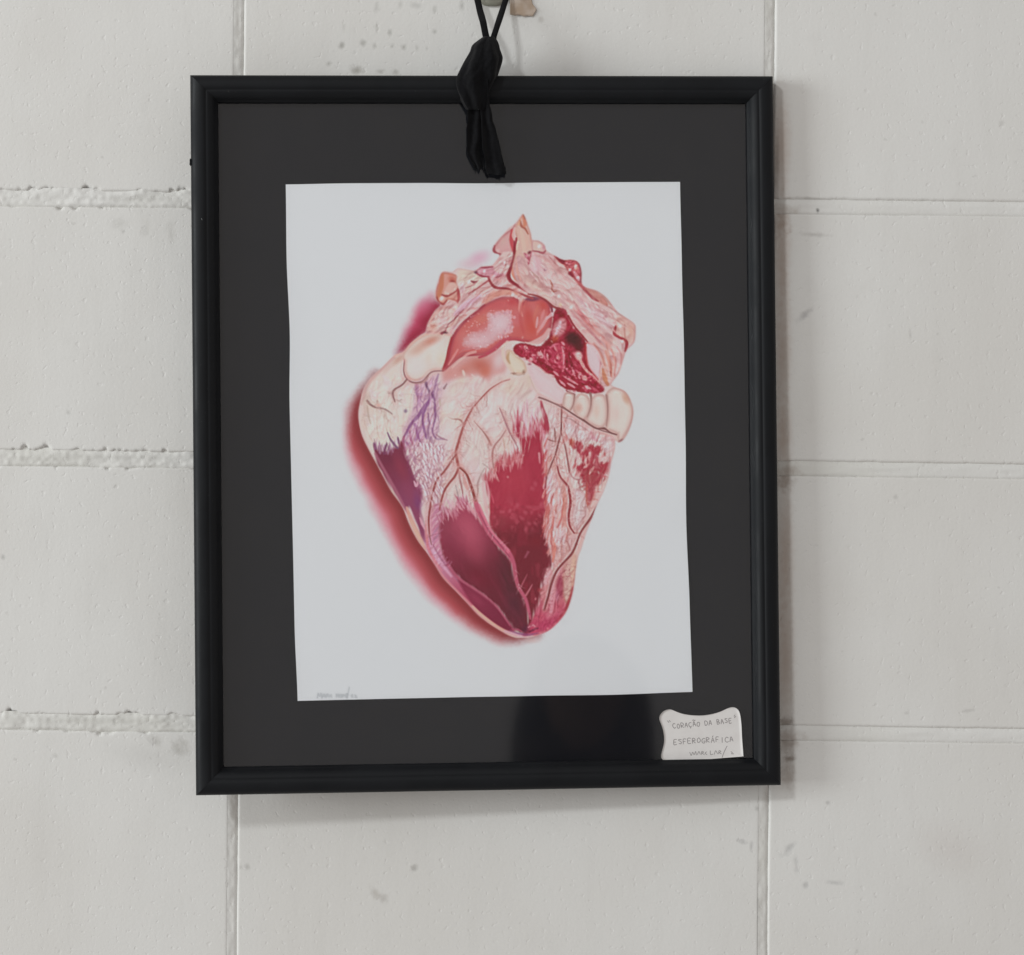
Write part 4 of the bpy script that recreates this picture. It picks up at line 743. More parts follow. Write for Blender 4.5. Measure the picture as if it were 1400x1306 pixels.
    C.line([(703,330),(703,346),(700,360),(696,372),(698,383),(708,390)], '7f2a3a', [1,2,2.6,3,2.6,1], .7, f=1.4); C.line([(728,346),(735,360),(742,374)], 'cdb0b4', [1,7,2], .45, f=3)
    C.line([(706,356),(707,370),(712,382)], 'd0a49a', [1,3,1], .6, f=1.6)
    # lobes on the right: rounder, with gaps
    for P in ([(785.5,540),(784,552),(779,562)], [(807.5,540),(808,556),(803,570)], [(829,540),(831,560),(829,582)]): C.line(P, '9c7a74', [2.4,1.8,1], .75, f=1.2)
    for P in ([(778,540),(777,554)], [(796,543),(798,560)], [(818,545),(819,572)], [(840,537),(841,560),(840,585)], [(856,560),(853,585)]): C.line(P, 'd2cac4', [1,4,1], .5, f=2.4)
    C.line([(776,538),(783,539)], '7d4a50', [1.6,2], .6)
    # fat of the left shoulder: clefts and light
    for x, y, rx, ry in ((560,503,7,8), (548,515,8,7), (530,530,9,8), (545,542,6,8), (512,572,4,14), (524,580,5,13), (540,580,8,14), (502,590,3,9)): C.blob(x, y, rx, ry, 'cfccc6', .45)
    for P in ([(556,519),(551,525),(541,532),(537,538),(539,548)], [(538,537),(531,538)], [(560,522),(568,524),(580,522),(586,514)], [(516,558),(508,554),(502,547)], [(517,557),(527,560),(536,566)]): C.line(P, '7d5a5c', [1.4,2.4,1.2], .6)
    # trunk vessel and branches
    C.line([(668,535),(654,549),(645,560),(634.5,581),(627,604),(623.5,620),(627,640)], '8a4248', [.8,1.2,1.8,2.6,2.6,3.2,2.4], .7, f=1); C.line([(641,568),(632,587),(625.5,607)], 'c08a8a', [.6,1.4,.6], .7)
    C.line([(634,580),(629,574),(621,573)], '8f5c58', [2.6,1.8,.6], .7); C.line([(660,590),(667,600),(671,608)], '9a6a68', [1,3,1.4], .6); C.line([(688,570),(693,582),(699,594),(706,606)], '8f5f6c', [1.4,2.6,2.2,.8], .65)
    C.line([(692,588),(684,599),(675,611),(673,624)], '9f7474', [.8,1.6,2.2,1.8], .6); C.line([(597.6,656),(592,672),(588.4,692),(586,711),(587,730)], '84505a', [2,2.2,2.4,2,1], .6); C.line([(638,649),(644,663),(649,680)], '7d3a3e', [1.4,2.2,2.2], .7)
    # pale bellies between the vessels
    for x, y, rx, ry, ro in ((664,570,10,20,.15), (648,600,9,14,-.4), (680,585,7,13,.2), (612,585,10,15,0), (616,556,11,11,0), (640,628,8,10,-.5), (612,615,7,12,.4), (685,545,14,10,-.3), (730,545,9,8,.3), (755,570,5,14,0), (756,615,4,16,.05), (755,655,5,18,0), (790,690,6,16,.1), (776,592,5,9,-.1), (797,594,6,8,0), (832,606,5,8,0)):
        C.blob(x, y, rx, ry, 'cdc8c5', .5, ro)
    C.line([(752,640),(751,662),(749,684)], 'cfb8c2', [2,5,2], .6, f=1.8); C.line([(770,668),(771,700),(768,725)], 'bf7f78', [1,4,1], .5, f=2); C.line([(786,748),(783,775),(783,800)], 'c9ab98', [2,5,3], .6, f=2)
    C.line([(776,668),(779,684),(777.5,704),(779,720),(785,729)], '86303f', [1.4,2.4,2,1.8,1], .6); C.line([(767,560),(767,590),(763,606),(757,628),(750,646)], '7c4a50', [1.2,1.8,2,1.6,1], .6)
    # apex: smooth magenta, light streak
    C.blob(752, 850, 16, 8, 'ab4466', .6, -.5); C.line([(757,800),(756,818),(753,836)], 'cb9aa8', [1,5,2], .55, f=2); C.blob(768, 826, 4, 10, 'b8566c', .5, .3)
    C.blob(641, 722, 14, 26, 'a8506a', .5, -.45); C.blob(622, 742, 12, 20, '8c3a54', .4, -.4)
    # fine branching vessels off the main ones
    def sprout(P, n, lmin, lmax, cols, a, depth=2, w0=1.2, spread=(.45, 1.1), bias=None):
        Pq = catmull(P, False, 8)
        for k in range(n):
            i = rs.randint(2, len(Pq)-2); d = Pq[i+1]-Pq[i-1]; an = math.atan2(d[1], d[0])+rs.choice([-1, 1])*rs.uniform(*spread)
            if bias is not None: an = an*.5+bias*.5
            l = rs.uniform(lmin, lmax); q = [Pq[i]]; m = 4
            for j in range(m): an += rs.uniform(-.35, .35); q.append(q[-1]+np.array([math.cos(an), math.sin(an)])*l/m)
            c = rs.choice(cols)
            C.line(q, c, [w0, w0*.7, .3], a*.72, f=1.1)
            C.line([p+np.array([1.2, .4]) for p in q], 'd0c6c2', [w0*.8, .4], a*.5, f=1.1)
            if depth > 1: sprout(q, 2, lmin*.5, lmax*.55, cols, a*.85, depth-1, w0*.75, spread)
    vc = ['9c6a6a', 'a57876', 'a87e80', '96605f']
    sprout([(669,534),(654,549),(645,560),(634.5,581),(627,604),(623.5,620)], 16, 12, 26, vc, .6); sprout([(623,622),(607,645),(597.6,656),(592,672),(588,692)], 12, 8, 16, vc, .55)
    sprout([(627,640),(614,661),(607,672),(602,690)], 9, 7, 14, vc, .55); sprout([(630,640),(638,649),(645,666),(650,684)], 9, 7, 14, vc, .55); sprout([(683,556),(692,580),(703,603)], 10, 8, 18, vc, .55); sprout([(655,584),(668,601),(674,630)], 9, 7, 15, vc, .55)
    sprout([(768,556),(767,590),(759,623),(749,648)], 14, 6, 14, ['a0666a', 'b07c7e', '935c60'], .6); sprout([(761,626),(769,658),(780,686),(778,718)], 14, 6, 14, ['a05a5e', 'b07878'], .6); sprout([(824,678),(807,709),(788,741),(769,771)], 12, 5, 12, ['a06466', 'b08080'], .55)
    sprout([(541,531),(536,538),(540,550)], 6, 7, 14, ['a08a84', '94746f'], .5); sprout([(501,548),(517,557),(537,567)], 10, 9, 20, ['ae9a90', 'a58c84'], .5, bias=1.5)
    sprout([(703,775),(709,803),(722,840)], 8, 5, 11, ['a05468', 'b06c80'], .5, 1); sprout([(655,695),(670,728),(694,753)], 7, 5, 11, ['b56c84', 'a45670'], .45, 1)
    for k in range(90):                                   # small lights on the wet surface
        x = rs.uniform(500, 850); y = rs.uniform(330, 660)
        C.blob(x, y, rs.uniform(.8, 2.0), rs.uniform(1.0, 3.0), 'd2cdcb', .45, rs.uniform(-.8, .8))
    # ---- warm pink glaze over the pale fat, softer blending of the whole
    pale = sstep(.60, .76, C.a.min(-1))
    C.put(full, .20*pale, hexc('c8a8ac'))
    k = C.a.copy()
    for _ in range(1):
        p = np.pad(k, ((1, 1), (1, 1), (0, 0)), mode='edge'); k = (p[:-2, 1:-1]+p[2:, 1:-1]+p[1:-1, :-2]+p[1:-1, 2:]+4*p[1:-1, 1:-1])/8
    C.a = C.a*.7+k*.3
    # ---- third pass: wet relief, halos and lights
    C.relief(hole, 4.5, .22, -.6, 1.6, seed=31); C.relief(rw, 5.5, .13, .12, 2.6, seed=32); C.relief(lat, 5, .13, .35, 2.0, seed=33); C.relief(mid, 12, .045, .25, 2.0, seed=34)
    C.relief([(500,530),(545,515),(562,540),(555,590),(520,606),(497,585)], 9, .05, .1, 2.2, seed=35); C.relief([(742,775),(786,770),(782,820),(755,860),(722,866),(735,830)], 6, .15, .3, 1.8, seed=36)
    C.relief(left_t, 8, .13, .85, 2.0, seed=37); C.relief(flap, 10, .09, -.85, 2.6, seed=38); C.relief([(566,525),(598,518),(602,560),(598,602),(560,612),(551,598),(565,566)], 5, .12, .25, 3.0, seed=39)
    C.relief(field, 5, .035, .05, 3, seed=40); C.relief([(584,700),(602,690),(600,735),(618,775),(600,772),(584,745)], 5, .12, 1.1, 2.2, seed=41)
    C.blob(664, 455, 14, 9, 'c6aeb2', .5, -.5); C.blob(684, 440, 12, 12, 'cbc4c8', .4); C.blob(652, 468, 12, 6, 'c9b4b8', .4, -.3)
    def vessel(P, wd, col='8c4448', halo='c08e8c', a=.8):
        P = np.array(P, float); wd = np.array(wd, float)
        C.line(P, halo, wd*3.4+3, .34, f=3.5); C.line(P+np.array([-1.9, -.6]), 'd8d3cf', wd*.8+.6, .26, f=1.6); C.line(P+np.array([2.0, .8]), 'd3c4c0', wd*.7+.5, .14, f=1.6); C.line(P, col, wd, a, f=.9)
    vessel([(686,522),(669,533),(654,549),(645,560),(634.5,581),(627,604),(623.5,620),(627,640)], [.6,.9,1.3,1.9,2.6,2.6,3.2,2.6], '92494c')
    vessel([(623,622),(607,645),(597.6,656),(592,672),(588.4,692),(586,711),(587,730)], [2.2,1.9,2,2,2.1,1.8,1]); vessel([(627,640),(622,651),(614,661),(607,672),(603,686)], [2.6,2.4,2.2,2.2,1.4]); vessel([(629,640),(638,649),(643,662),(649,681)], [2,2.2,2.8,3], '84403f')
    vessel([(683,558),(688,570),(692,580),(697,592),(703,603)], [.8,1.5,2,1.6,1], '9a6a72', a=.65); vessel([(648,576),(655,584),(662,592),(669,603)], [.5,.9,1.4,2.2], '9c706c', a=.65); vessel([(692,588),(684,600),(676,610),(673,622),(675,640)], [.7,1.1,1.6,1.9,1.6], 'a07674', a=.65)
    vessel([(768,556),(767,590),(763.6,605),(759,623),(754,634),(749,648)], [1.2,1.7,1.8,1.5,1.2,1], '7d4a4c'); vessel([(761,628),(765,650),(776,665),(780,686),(777.5,704),(779,719),(785,729)], [1.2,1.8,2.4,3,2.4,2.1,1.2], '8a3a44'); vessel([(767,592),(773,612),(778,644)], [1.1,1.5,1.8], '8d5a5c', a=.7)
    vessel([(826,675),(815,694),(807,709),(794,728),(783,755),(763,778),(754,799),(750,814),(745,832)], [.7,1.5,2.4,2,2.4,2.1,2.2,2,1.6], '7a3a40')
    vessel([(737,543.5),(756,551),(780,564),(798,575),(816,586),(834,592),(843,595)], [1.8,1.3,1.2,1.6,1.4,1.5,1], '80585a')
    vessel([(553,494),(552,508),(556,518),(566,523),(578,521),(590,509),(606,507)], [.6,1.1,2,1.4,1.2,1.3,1], '8a5f62', a=.7); vessel([(556,519),(549,527),(540,532),(537,538),(540,549)], [1.8,1.5,1.7,2.4,1.2], '7f595a', a=.7)
    for k in range(70):                                   # beaded lights between the small veins
        y = rs.uniform(604, 684); x = rs.uniform(562+(y-604)*.24, 606-(y-640)*.12 if y > 640 else 606)
        C.line([(x, y), (x+1.6, y+3), (x+2.4, y+6)], 'd8cccf', [.8, 2.3, .7], .6, f=.9); C.line([(x+2.4, y-.5), (x+4, y+3), (x+4.4, y+6)], 'a27a8a', [.4, 1.1, .4], .55, f=.8)
    for k in range(46):
        y = rs.uniform(575, 740); x = rs.uniform(750, 776) if y > 620 else rs.uniform(752, 800)
        C.line([(x, y), (x+.6, y+4), (x-.4, y+8)], rs.choice(['dccdcd', 'd8c4c2', 'b9767a']), [.6, 2.1, .6], .55, f=.9)
    for k in range(40):
        C.blob(rs.uniform(712, 845), 0, 1, 1, 'ffffff', 0)
        x = rs.uniform(715, 848); y = 350+(x-712)*.66+rs.uniform(-8, 26); C.line([(x, y), (x+3, y+3), (x+5, y+6)], rs.choice(['ddc8c4', 'd8c0bc']), [.5, 2.0, .5], .55, f=1.1)
    for x, y, r in ((737,337,2.2),(690,359,2),(662,371,2),(604,408,2.4),(641,386,2.4),(787,364,2),(779,369,1.8),(790,379,1.8),(848,446,2.2),(851,467,2.2),(764,405,2.4),(781,420,2.4),(701,403,2.2)): C.blob(x, y, r, r*1.3, 'e2cfcc', .8, .5, hard=.2)
    # highlights and volume: light from the upper left over the ventricles
    for x, y, rx, ry, ro, c, a in ((630,560,40,60,.3,'d2ccc8',.16), (690,560,30,40,0,'d2ccc8',.14), (640,730,22,40,-.5,'b86a80',.25), (705,660,26,34,0,'b04a5e',.25), (760,700,10,60,.1,'d2b8b6',.2), (525,560,18,40,.2,'d4d0c8',.2), (590,480,20,16,-.4,'d4cdc4',.25), (775,400,40,22,.7,'cfb6b2',.2), (850,560,10,26,0,'d2cac4',.25)):
        C.blob(x, y, rx, ry, c, a, ro)
    for x, y, rx, ry, ro, c, a in ((600,700,14,60,-.35,'8f5a6c',.18), (800,690,12,60,.35,'a87874',.2), (770,800,10,40,.2,'9a4a58',.18), (500,560,6,50,.05,'b09088',.25)):
        C.blob(x, y, rx, ry, c, a, ro)
    # ---- last: the row of fat lobes, feathered edges, warm the reds
    for P in ([(771,541),(775,536),(782,537),(786,543),(784,556),(778,562),(769,556)], [(783,558),(786,545),(793,538),(803,541),(807.5,552),(805,566),(798,574),(789,570)], [(801,574),(807,560),(809,545),(817,539),(827,542),(830.5,558),(829.5,577),(822,585),(810,582)],
              [(829,538),(839.5,529.5),(853,534),(862,547),(866,564),(861,584),(852,600),(846,605),(843,594),(835,590),(828,586),(831,570),(831,552)]):
        C.poly(P, 'c4b3ac', a=.75, f=1.3, edge='b5938d', ew=5, hl='cabfb8', hw=9)
    C.blob(791, 558, 6, 7, 'bd9288', .65); C.blob(816, 562, 5, 11, 'c3a99e', .5); C.blob(842, 566, 6, 14, 'c5aea8', .5); C.blob(856, 545, 5, 9, 'b88f7c', .7, -.5)
    for P in ([(785.5,540),(784,552),(780,561)], [(807.8,540),(808,554),(803,570)], [(829.5,541),(831,560),(829,583)]): C.line(P, '967470', [2.2,1.1,.7], .6, f=1.2)
    C.line([(769,556),(780,564),(789,570),(798,575),(808,582),(816,586),(826,586),(834,591),(843,594.5)], '7c5555', [1,1.3,1.2,2.2,1.6,1.4,2.4,1.3,1], .85)
    C.blob(849, 602.5, 4, 2, '865c60', .8, -.6)
    for x, y in ((777,541),(795,543),(818,545),(842,537)): C.line([(x-3, y+1), (x, y-1), (x+4, y+1)], 'd4ccc6', [.6, 2.2, .6], .5, f=1.4)
    vc2 = ['a86a6c', 'b27c7c', 'a05c60']
    sprout([(669,534),(654,549),(645,560),(634.5,581),(627,604),(623.5,620)], 14, 10, 24, vc2, .6, 2, 1.0); sprout([(623,622),(607,645),(597.6,656),(592,672),(588,692)], 9, 8, 15, vc2, .55, 2, .9); sprout([(683,556),(692,580),(703,603)], 8, 8, 16, vc2, .55, 2, .9); sprout([(692,588),(676,610),(674,635)], 8, 8, 16, vc2, .5, 2, .9)
    sprout([(768,556),(767,590),(759,623),(749,648)], 10, 6, 14, vc2, .6, 2, .9); sprout([(761,628),(776,665),(780,686),(778,718)], 10, 6, 14, vc2, .6, 2, .9); sprout([(630,640),(643,662),(650,684)], 8, 8, 15, vc2, .55, 2, .9); sprout([(517,557),(530,575),(535,600)], 8, 8, 16, ['ad958a', 'a5867e'], .5, 2, .9, bias=1.5)
    fringe(top, -1.5, .3, 30, 8, 20, ['a94c5c', 'b86a76', 'c08890'], .45, 1.8); fringe(arms, -1.55, .3, 24, 8, 20, ['a94c62', 'b86a80'], .45, 1.7); fringe(right, -1.2, .25, 30, 6, 15, ['ad5058', 'b86a6c'], .5, 1.8); fringe(ltop, -1.9, .4, 24, 6, 16, ['a0506c', 'b07088'], .45, 1.7)
    sat = sstep(.10, .34, C.a[..., 0]-C.a[..., 1])*C.clip
    C.a[..., 2] *= 1-.05*sat; C.a[..., 1] *= 1+.015*sat
    C.poly(dome, 'bb787a', a=.30, f=3); C.blob(684, 442, 14, 14, 'cfc6ca', .35, rag=3); C.blob(655, 466, 16, 7, 'cdbabd', .35, -.35, rag=3)
    for k in range(50): C.blob(rs.uniform(632, 700), rs.uniform(424, 478), rs.uniform(.8, 1.6), rs.uniform(.8, 1.6), rs.choice(['dfd0d2', 'd8b8bc']), .4)
    p = np.pad(C.a, ((2, 2), (2, 2), (0, 0)), mode='edge'); bl = sum(p[i:i+PH, j:j+PW] for i in range(5) for j in range(5))/25
    C.a = np.clip(C.a+(C.a-bl)*(.65*C.clip[..., None]), 0, 1)          # crisp pencil work
    # ---- outline shade round the whole, then paper grain
    rim = (1-sstep(0, 3.2, sb))*.33
    C.put(full, rim, hexc('b07f80'))
    C.clip = None
    gr = (C.n4(X*.8, Y*.8)*.6+C.n1(X*1.7, Y*1.7)*.6)[..., None]
    body_m = sstep(-24, 2, sb)[..., None]
    C.a *= 1+gr*(.010+.028*body_m)
    # ---- pencil signature, bottom left of the sheet
    S = '84888b'
    for P in ([(434,954),(435,948),(437,952),(439,948),(440,954)], [(441,953),(443,949),(445,953),(442,951.6)], [(446.5,953),(447,949),(449,950),(447.5,951),(450,953)], [(453.5,950),(451,951),(453.5,953)],
              [(460,953),(460,949),(463,953),(463,949)], [(464.5,951),(466.5,949.5),(467,953),(465,953)], [(468.5,953),(469,949.6),(471,951),(468.8,951.4)], [(472.6,953.4),(473,949),(475,949),(474,953)], [(474.5,955),(476,948),(477.5,940)], [(480,951),(482,950),(481,953),(483,953)], [(485,950.6),(487,951.6),(485.6,953.4),(488,953.6)]):
        C.line(P, S, 1.0, .5, f=1.3)
    C.blob(442, 951, 8, 3, 'a2a6a8', .35); C.blob(467, 951.6, 8, 3, 'a4a8aa', .3)
    return np.clip(C.a, 0, 1)


# ------------------------------------------------------------------ block wall
n_a, n_b, n_c = Noise(101), Noise(102), Noise(103)
def ROUGH(x):
    """how ragged the filling of the joints is: the courses left of the frame were filled badly"""
    return np.clip(1.0 - (x + .20) * 2.4, .12, 1.0)

# joint positions taken from image pixels: upper and lower edge heights at the left and right of the picture
HJ = [(-110, -92, -98, -80), (261, 281, 277, 295), (616, 636, 636, 654), (977, 997, 998, 1016), (1338, 1358, 1357, 1375)]   # left top, left bottom, right top, right bottom (at u=0 and u=1400)
VJ = [(-404, -394), (324, 333), (1050, 1059), (1776, 1786)]                        # left and right edge at v=0
VTILT = -.0078                                                                    # slope of the upright joints, taken from image pixels
def hj(k, side, u):
    a, b, c, d = HJ[k]
    return (a + (c - a) * u / 1400) if side == 0 else (b + (d - b) * u / 1400)
def vj(k, side, v): return VJ[k][side] + VTILT * v

wall = link('wall', [(0, 0, 0)], [], M_JOINT)      # mortar sheet is filled in below
wall['kind'] = 'structure'

def block(u0k, u1k, v0k, v1k, dense=True):
    """one painted concrete block between two upright and two level joints"""
    vm0, vm1 = hj(v0k, 1, 700), hj(v1k, 0, 700)
    nx = 262 if dense else 20
    off = [0, .35, .8, 1.4, 2.1, 3.0, 4.0, 5.2, 6.8, 9, 12, 16]
    W = 390.0; H = 181.0
    ts = sorted(set([o / W for o in off] + [1 - o / W for o in off] + list(np.linspace(.045, .955, nx)))) if dense else [0, .003, .01] + list(np.linspace(.05, .95, nx)) + [.99, .997, 1]
    rs_ = [o / H for o in off] + list(np.linspace(.13, .87, 9)) + [1 - o / H for o in reversed(off)]
    T = np.array(ts); R = np.array(rs_)
    t, r = np.meshgrid(T, R)
    uu_t = vj(u0k, 1, vm0) * (1 - t) + vj(u1k, 0, vm0) * t
    uu_b = vj(u0k, 1, vm1) * (1 - t) + vj(u1k, 0, vm1) * t
    u = uu_t * (1 - r) + uu_b * r
    v = hj(v0k, 1, u) * (1 - r) + hj(v1k, 0, u) * r
    x, z = wall_xz(u, v)
    rough = ROUGH(x)
    dt, db = r * H, (1 - r) * H; dl, dr = t * W, (1 - t) * W
    # bites out of the lower edge, ragged upper edge
    db = db - np.maximum(0, n_a(x * 120.0 + 40, z * 6.0 + 9) * .8 + .75 * n_b(x * 330.0, z * 9.0 + 3) + .45 * n_c(x * 640.0, z * 300.0) - .02) * 6.5 * rough
    dt = dt - np.maximum(0, n_b(x * 90.0 + 7, z * 6.0 + 5) + .6 * n_c(x * 300.0, z * 8.0) + .4 * n_a(x * 610.0, z * 280.0) - .12) * 5.2 * rough
    wv = n_c(z * 60.0, x * 3.0)
    dl = dl - wv * .8; dr = dr + wv * .6
    dd = np.minimum(np.minimum(dt * 1.9, db * 1.2), np.minimum(dl * 1.5, dr * .8))
    e = np.clip(1 - np.maximum(dd, -1.2) / 2.6, 0, None)
    y = np.minimum(.0032, .0022 * e * e) + n_b(x * 22.0, z * 22.0) * .0007
    V = [tuple(p) for p in np.stack([x, y, z], -1).reshape(-1, 3).tolist()]
    nT = len(T); F = []
    for j in range(len(R) - 1):
        for i in range(nT - 1):
            a = j * nT + i; F.append((a, a + nT, a + nT + 1, a + 1))
    # sides run back into the mortar
    ring = [i for i in range(nT)] + [j * nT + nT - 1 for j in range(1, len(R))] + [(len(R) - 1) * nT + i for i in range(nT - 2, -1, -1)] + [j * nT for j in range(len(R) - 2, 0, -1)]
    base = len(V)
    for k in ring: x, y, z = V[k]; V.append((x, .03, z))
    mr = len(ring)
    for k in range(mr): F.append((ring[k], ring[(k + 1) % mr], base + (k + 1) % mr, base + k))
    lo_u, hi_u = u.min(), u.max(); lo_v, hi_v = v.min(), v.max()
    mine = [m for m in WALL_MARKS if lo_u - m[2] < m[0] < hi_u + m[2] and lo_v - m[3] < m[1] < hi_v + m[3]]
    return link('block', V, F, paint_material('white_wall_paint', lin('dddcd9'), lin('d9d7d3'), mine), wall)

for r in range(4):
    for c in range(3):
        block(c, c + 1, r, r + 1)

# mortar: level strips and upright strips, one mesh
MV, MF = [], []
def strip(fn, n, m):
    b = len(MV)
    t, s = np.meshgrid(np.linspace(0, 1, n + 1), np.linspace(0, 1, m + 1), indexing='ij')
    MV.extend(tuple(p) for p in np.stack(fn(t, s), -1).reshape(-1, 3).tolist())
    for i in range(n):
        for j in range(m):
            a = b + i * (m + 1) + j; MF.append((a, a + 1, a + m + 2, a + m + 1))
for k in range(5):
    def f(t, s, k=k):
        u = -400 + 2190 * t
        v = hj(k, 0, u) * (1 - s) + hj(k, 1, u) * s + (s - .5) * 10
        x, z = wall_xz(u, v)
        s2 = s + .10 * ROUGH(x) * n_b(x * 45.0 + k, z * 0 + 3.0)
        fill = np.clip(.62 + 1.5 * n_a(x * 55.0 + 9 * k, z * 0 + 5.0), .12, 1.0); fill = 1 - (1 - fill) * ROUGH(x)     # some stretches are filled flush
        y = .0003 + .0026 * fill * np.clip((.42 - s2) / .42, 0, 1) ** 1.5 + .0036 * np.clip((s2 - .70) / .28, 0, 1) ** 2.6
        y = y + ROUGH(x) * (.0009 * n_a(x * 90.0, z * 150.0) + .0007 * n_c(x * 330.0, z * 420.0)) + .0005 * n_b(x * 50.0, z * 300.0)
        return x, y, z
    strip(f, 1150, 18)
for k in range(4):
    def f(t, s, k=k):
        v = -100 + 1470 * t
        u = vj(k, 0, v) * (1 - s) + vj(k, 1, v) * s + (s - .5) * 8
        x, z = wall_xz(u, v)
        return x, (.0001 + .0012 * s + .0036 * np.clip((s - .5) / .44, 0, 1) ** 2.6) + .0006 * n_a(x * 240.0, z * 120.0) + .0005 * n_c(x * 500.0, z * 420.0), z
    strip(f, 400, 12)
me = wall.data; me.clear_geometry(); me.from_pydata(MV, [], MF); me.update()
me.polygons.foreach_set('use_smooth', [True] * len(me.polygons))

# ------------------------------------------------------------------ the picture frame
FW, FH = .42066, .51454
FRAME_MAT = Matrix.Translation((-.017839, -.034, .032456)) @ Matrix.Rotation(.059675, 4, 'Z') @ Matrix.Rotation(-.020438, 4, 'Y') @ Matrix.Rotation(-.013232, 4, 'X')
FRAME_INV = FRAME_MAT.inverted()

def on_frame(u, v, y=0.0):
    """photograph pixel -> point (x, z) of the plane local y in the frame's own space"""
    c, s = math.cos(ROLL), math.sin(ROLL)
    xr = (u - 700) * S; zr = (653 - v) * S
    d = Vector((xr * c - zr * s, CAM_D, xr * s + zr * c))
    o = FRAME_INV @ Vector((0, -CAM_D, 0)); dl = FRAME_INV.to_3x3() @ d
    t = (y - o.y) / dl.y
    p = o + dl * t
    return p.x, p.z

frame = bpy.data.objects.new('picture_frame', None)
COL.objects.link(frame)
frame.matrix_world = FRAME_MAT
tag(frame, 'black moulded picture frame with glass, hung by a black ribbon on the block wall', 'picture frame')

def rail_material():
    N = NT('black_lacquer'); P = N.node('ShaderNodeTexCoord').outputs['Object']
    dust = N.ramp(N.noise(P, 620.0, 2, .5), .70, .80); cloud = N.noise(P, 22.0, 4)
    col = N.mix(N.ramp(cloud, .35, .7), (.0030, .0038, .0054, 1), (.0050, .0060, .0080, 1))
    N.put(N.b.inputs['Base Color'], N.mix(N.math('MULTIPLY', dust, .5), col, (.05, .05, .05, 1)))
    N.put(N.b.inputs['Roughness'], N.ramp(cloud, .3, .7, .46, .62)); N.b.inputs['Specular IOR Level'].default_value = .24
    N.put(N.b.inputs['Normal'], N.bump(N.noise(P, 260.0, 3), .12, .0005))
    return N.m
M_RAIL = rail_material()
M_CARD = plain('black_card', (.0084, .0092, .0128, 1), .9, .15, .6, 30, (.0112, .0112, .0140, 1))
M_BOARD = plain('brown_hardboard', (.22, .135, .085, 1), .85, .2, .7, 30, (.30, .2, .13, 1), .3, 300)

PROFILE = [(0, 15.5), (0, 5.8), (.3, 4.3), (1.0, 2.8), (2.1, 1.6), (3.6, .75), (5.4, .25), (7.4, 0), (9.2, .05), (10.6, .3), (11.2, .75), (11.7, .95), (12.3, .8), (13.6, 1.0), (15.2, 1.7),
           (16.6, 2.8), (17.7, 4.2), (18.5, 5.6), (19.2, 6.5), (19.8, 7.1), (20.1, 7.6), (20.1, 9.6), (15.0, 9.6), (15.0, 15.5)]   # across, depth from the front (mm)
def rail(a, b, inward):
    """mitred length of moulding from corner a to corner b"""
    a = Vector(a); b = Vector(b); inw = Vector(inward); d = (b - a).normalized()
    V, F = [], []; seg = 24; L = (b - a).length
    for i in range(seg + 1):
        t = i / seg
        for (p, q) in PROFILE:
            off = p * .00096
            pos = a + inw * off + d * (off + .00006 + (L - 2 * off - .00012) * t)
            V.append((pos.x, q * .001, pos.y))
    n = len(PROFILE)
    for i in range(seg):
        for j in range(n):
            F.append((i * n + j, i * n + (j + 1) % n, (i + 1) * n + (j + 1) % n, (i + 1) * n + j))
    F.append(tuple(range(n))[::-1]); F.append(tuple(seg * n + k for k in range(n)))
    o = link('frame_rail', V, F, M_RAIL, frame)
    bm = bmesh.new(); bm.from_mesh(o.data); bmesh.ops.recalc_face_normals(bm, faces=bm.faces); bm.to_mesh(o.data); bm.free()
    try: o.data.set_sharp_from_angle(angle=math.radians(50))
    except Exception: pass
    return o
hw, hh = FW / 2, FH / 2
rail((-hw, hh), (hw, hh), (0, -1)); rail((-hw, -hh), (-hw, hh), (1, 0)); rail((hw, -hh), (hw, hh), (-1, 0)); rail((-hw, -hh), (hw, -hh), (0, 1))
# chips: pale fleck on the left rail, dark burr on its outer edge
M_FLECK = plain('white_fleck', lin('8d9290'), .7)
x, z = on_frame(276, 300, .0005)
def pebble(name, c, r, mat, parent, seed=1):
    bm = bmesh.new(); bmesh.ops.create_icosphere(bm, subdivisions=2, radius=1)
    rr = random.Random(seed)
    for v in bm.verts: v.co *= rr.uniform(.75, 1.15); v.co.x *= r[0]; v.co.y *= r[1]; v.co.z *= r[2]; v.co += Vector(c)
    me = bpy.data.meshes.new(name); bm.to_mesh(me); bm.free(); me.materials.append(mat)
    o = bpy.data.objects.new(name, me); COL.objects.link(o); o.parent = parent
    return o
pebble('paint_fleck', (x, .0006, z), (.0011, .0007, .0013), M_FLECK, frame, 3)
x, z = on_frame(259, 222, .003)
pebble('splinter', (x + .0007, .004, z), (.0009, .0009, .0028), M_RAIL, frame, 5)

def slab(name, x0, x1, z0, z1, y0, y1, mat, parent, smooth=False):
    V = [(x, y, z) for y in (y0, y1) for z in (z0, z1) for x in (x0, x1)]
    F = [(0, 1, 3, 2), (4, 6, 7, 5), (0, 4, 5, 1), (2, 3, 7, 6), (0, 2, 6, 4), (1, 5, 7, 3)]
    return link(name, V, F, mat, parent, smooth)
iw, ih = hw - .0155, hh - .0155
slab('backing_board', -iw, iw, -ih, ih, .0125, .0148, M_BOARD, frame)
slab('mount_card', -iw, iw, -ih, ih, .0122, .01245, M_CARD, frame)

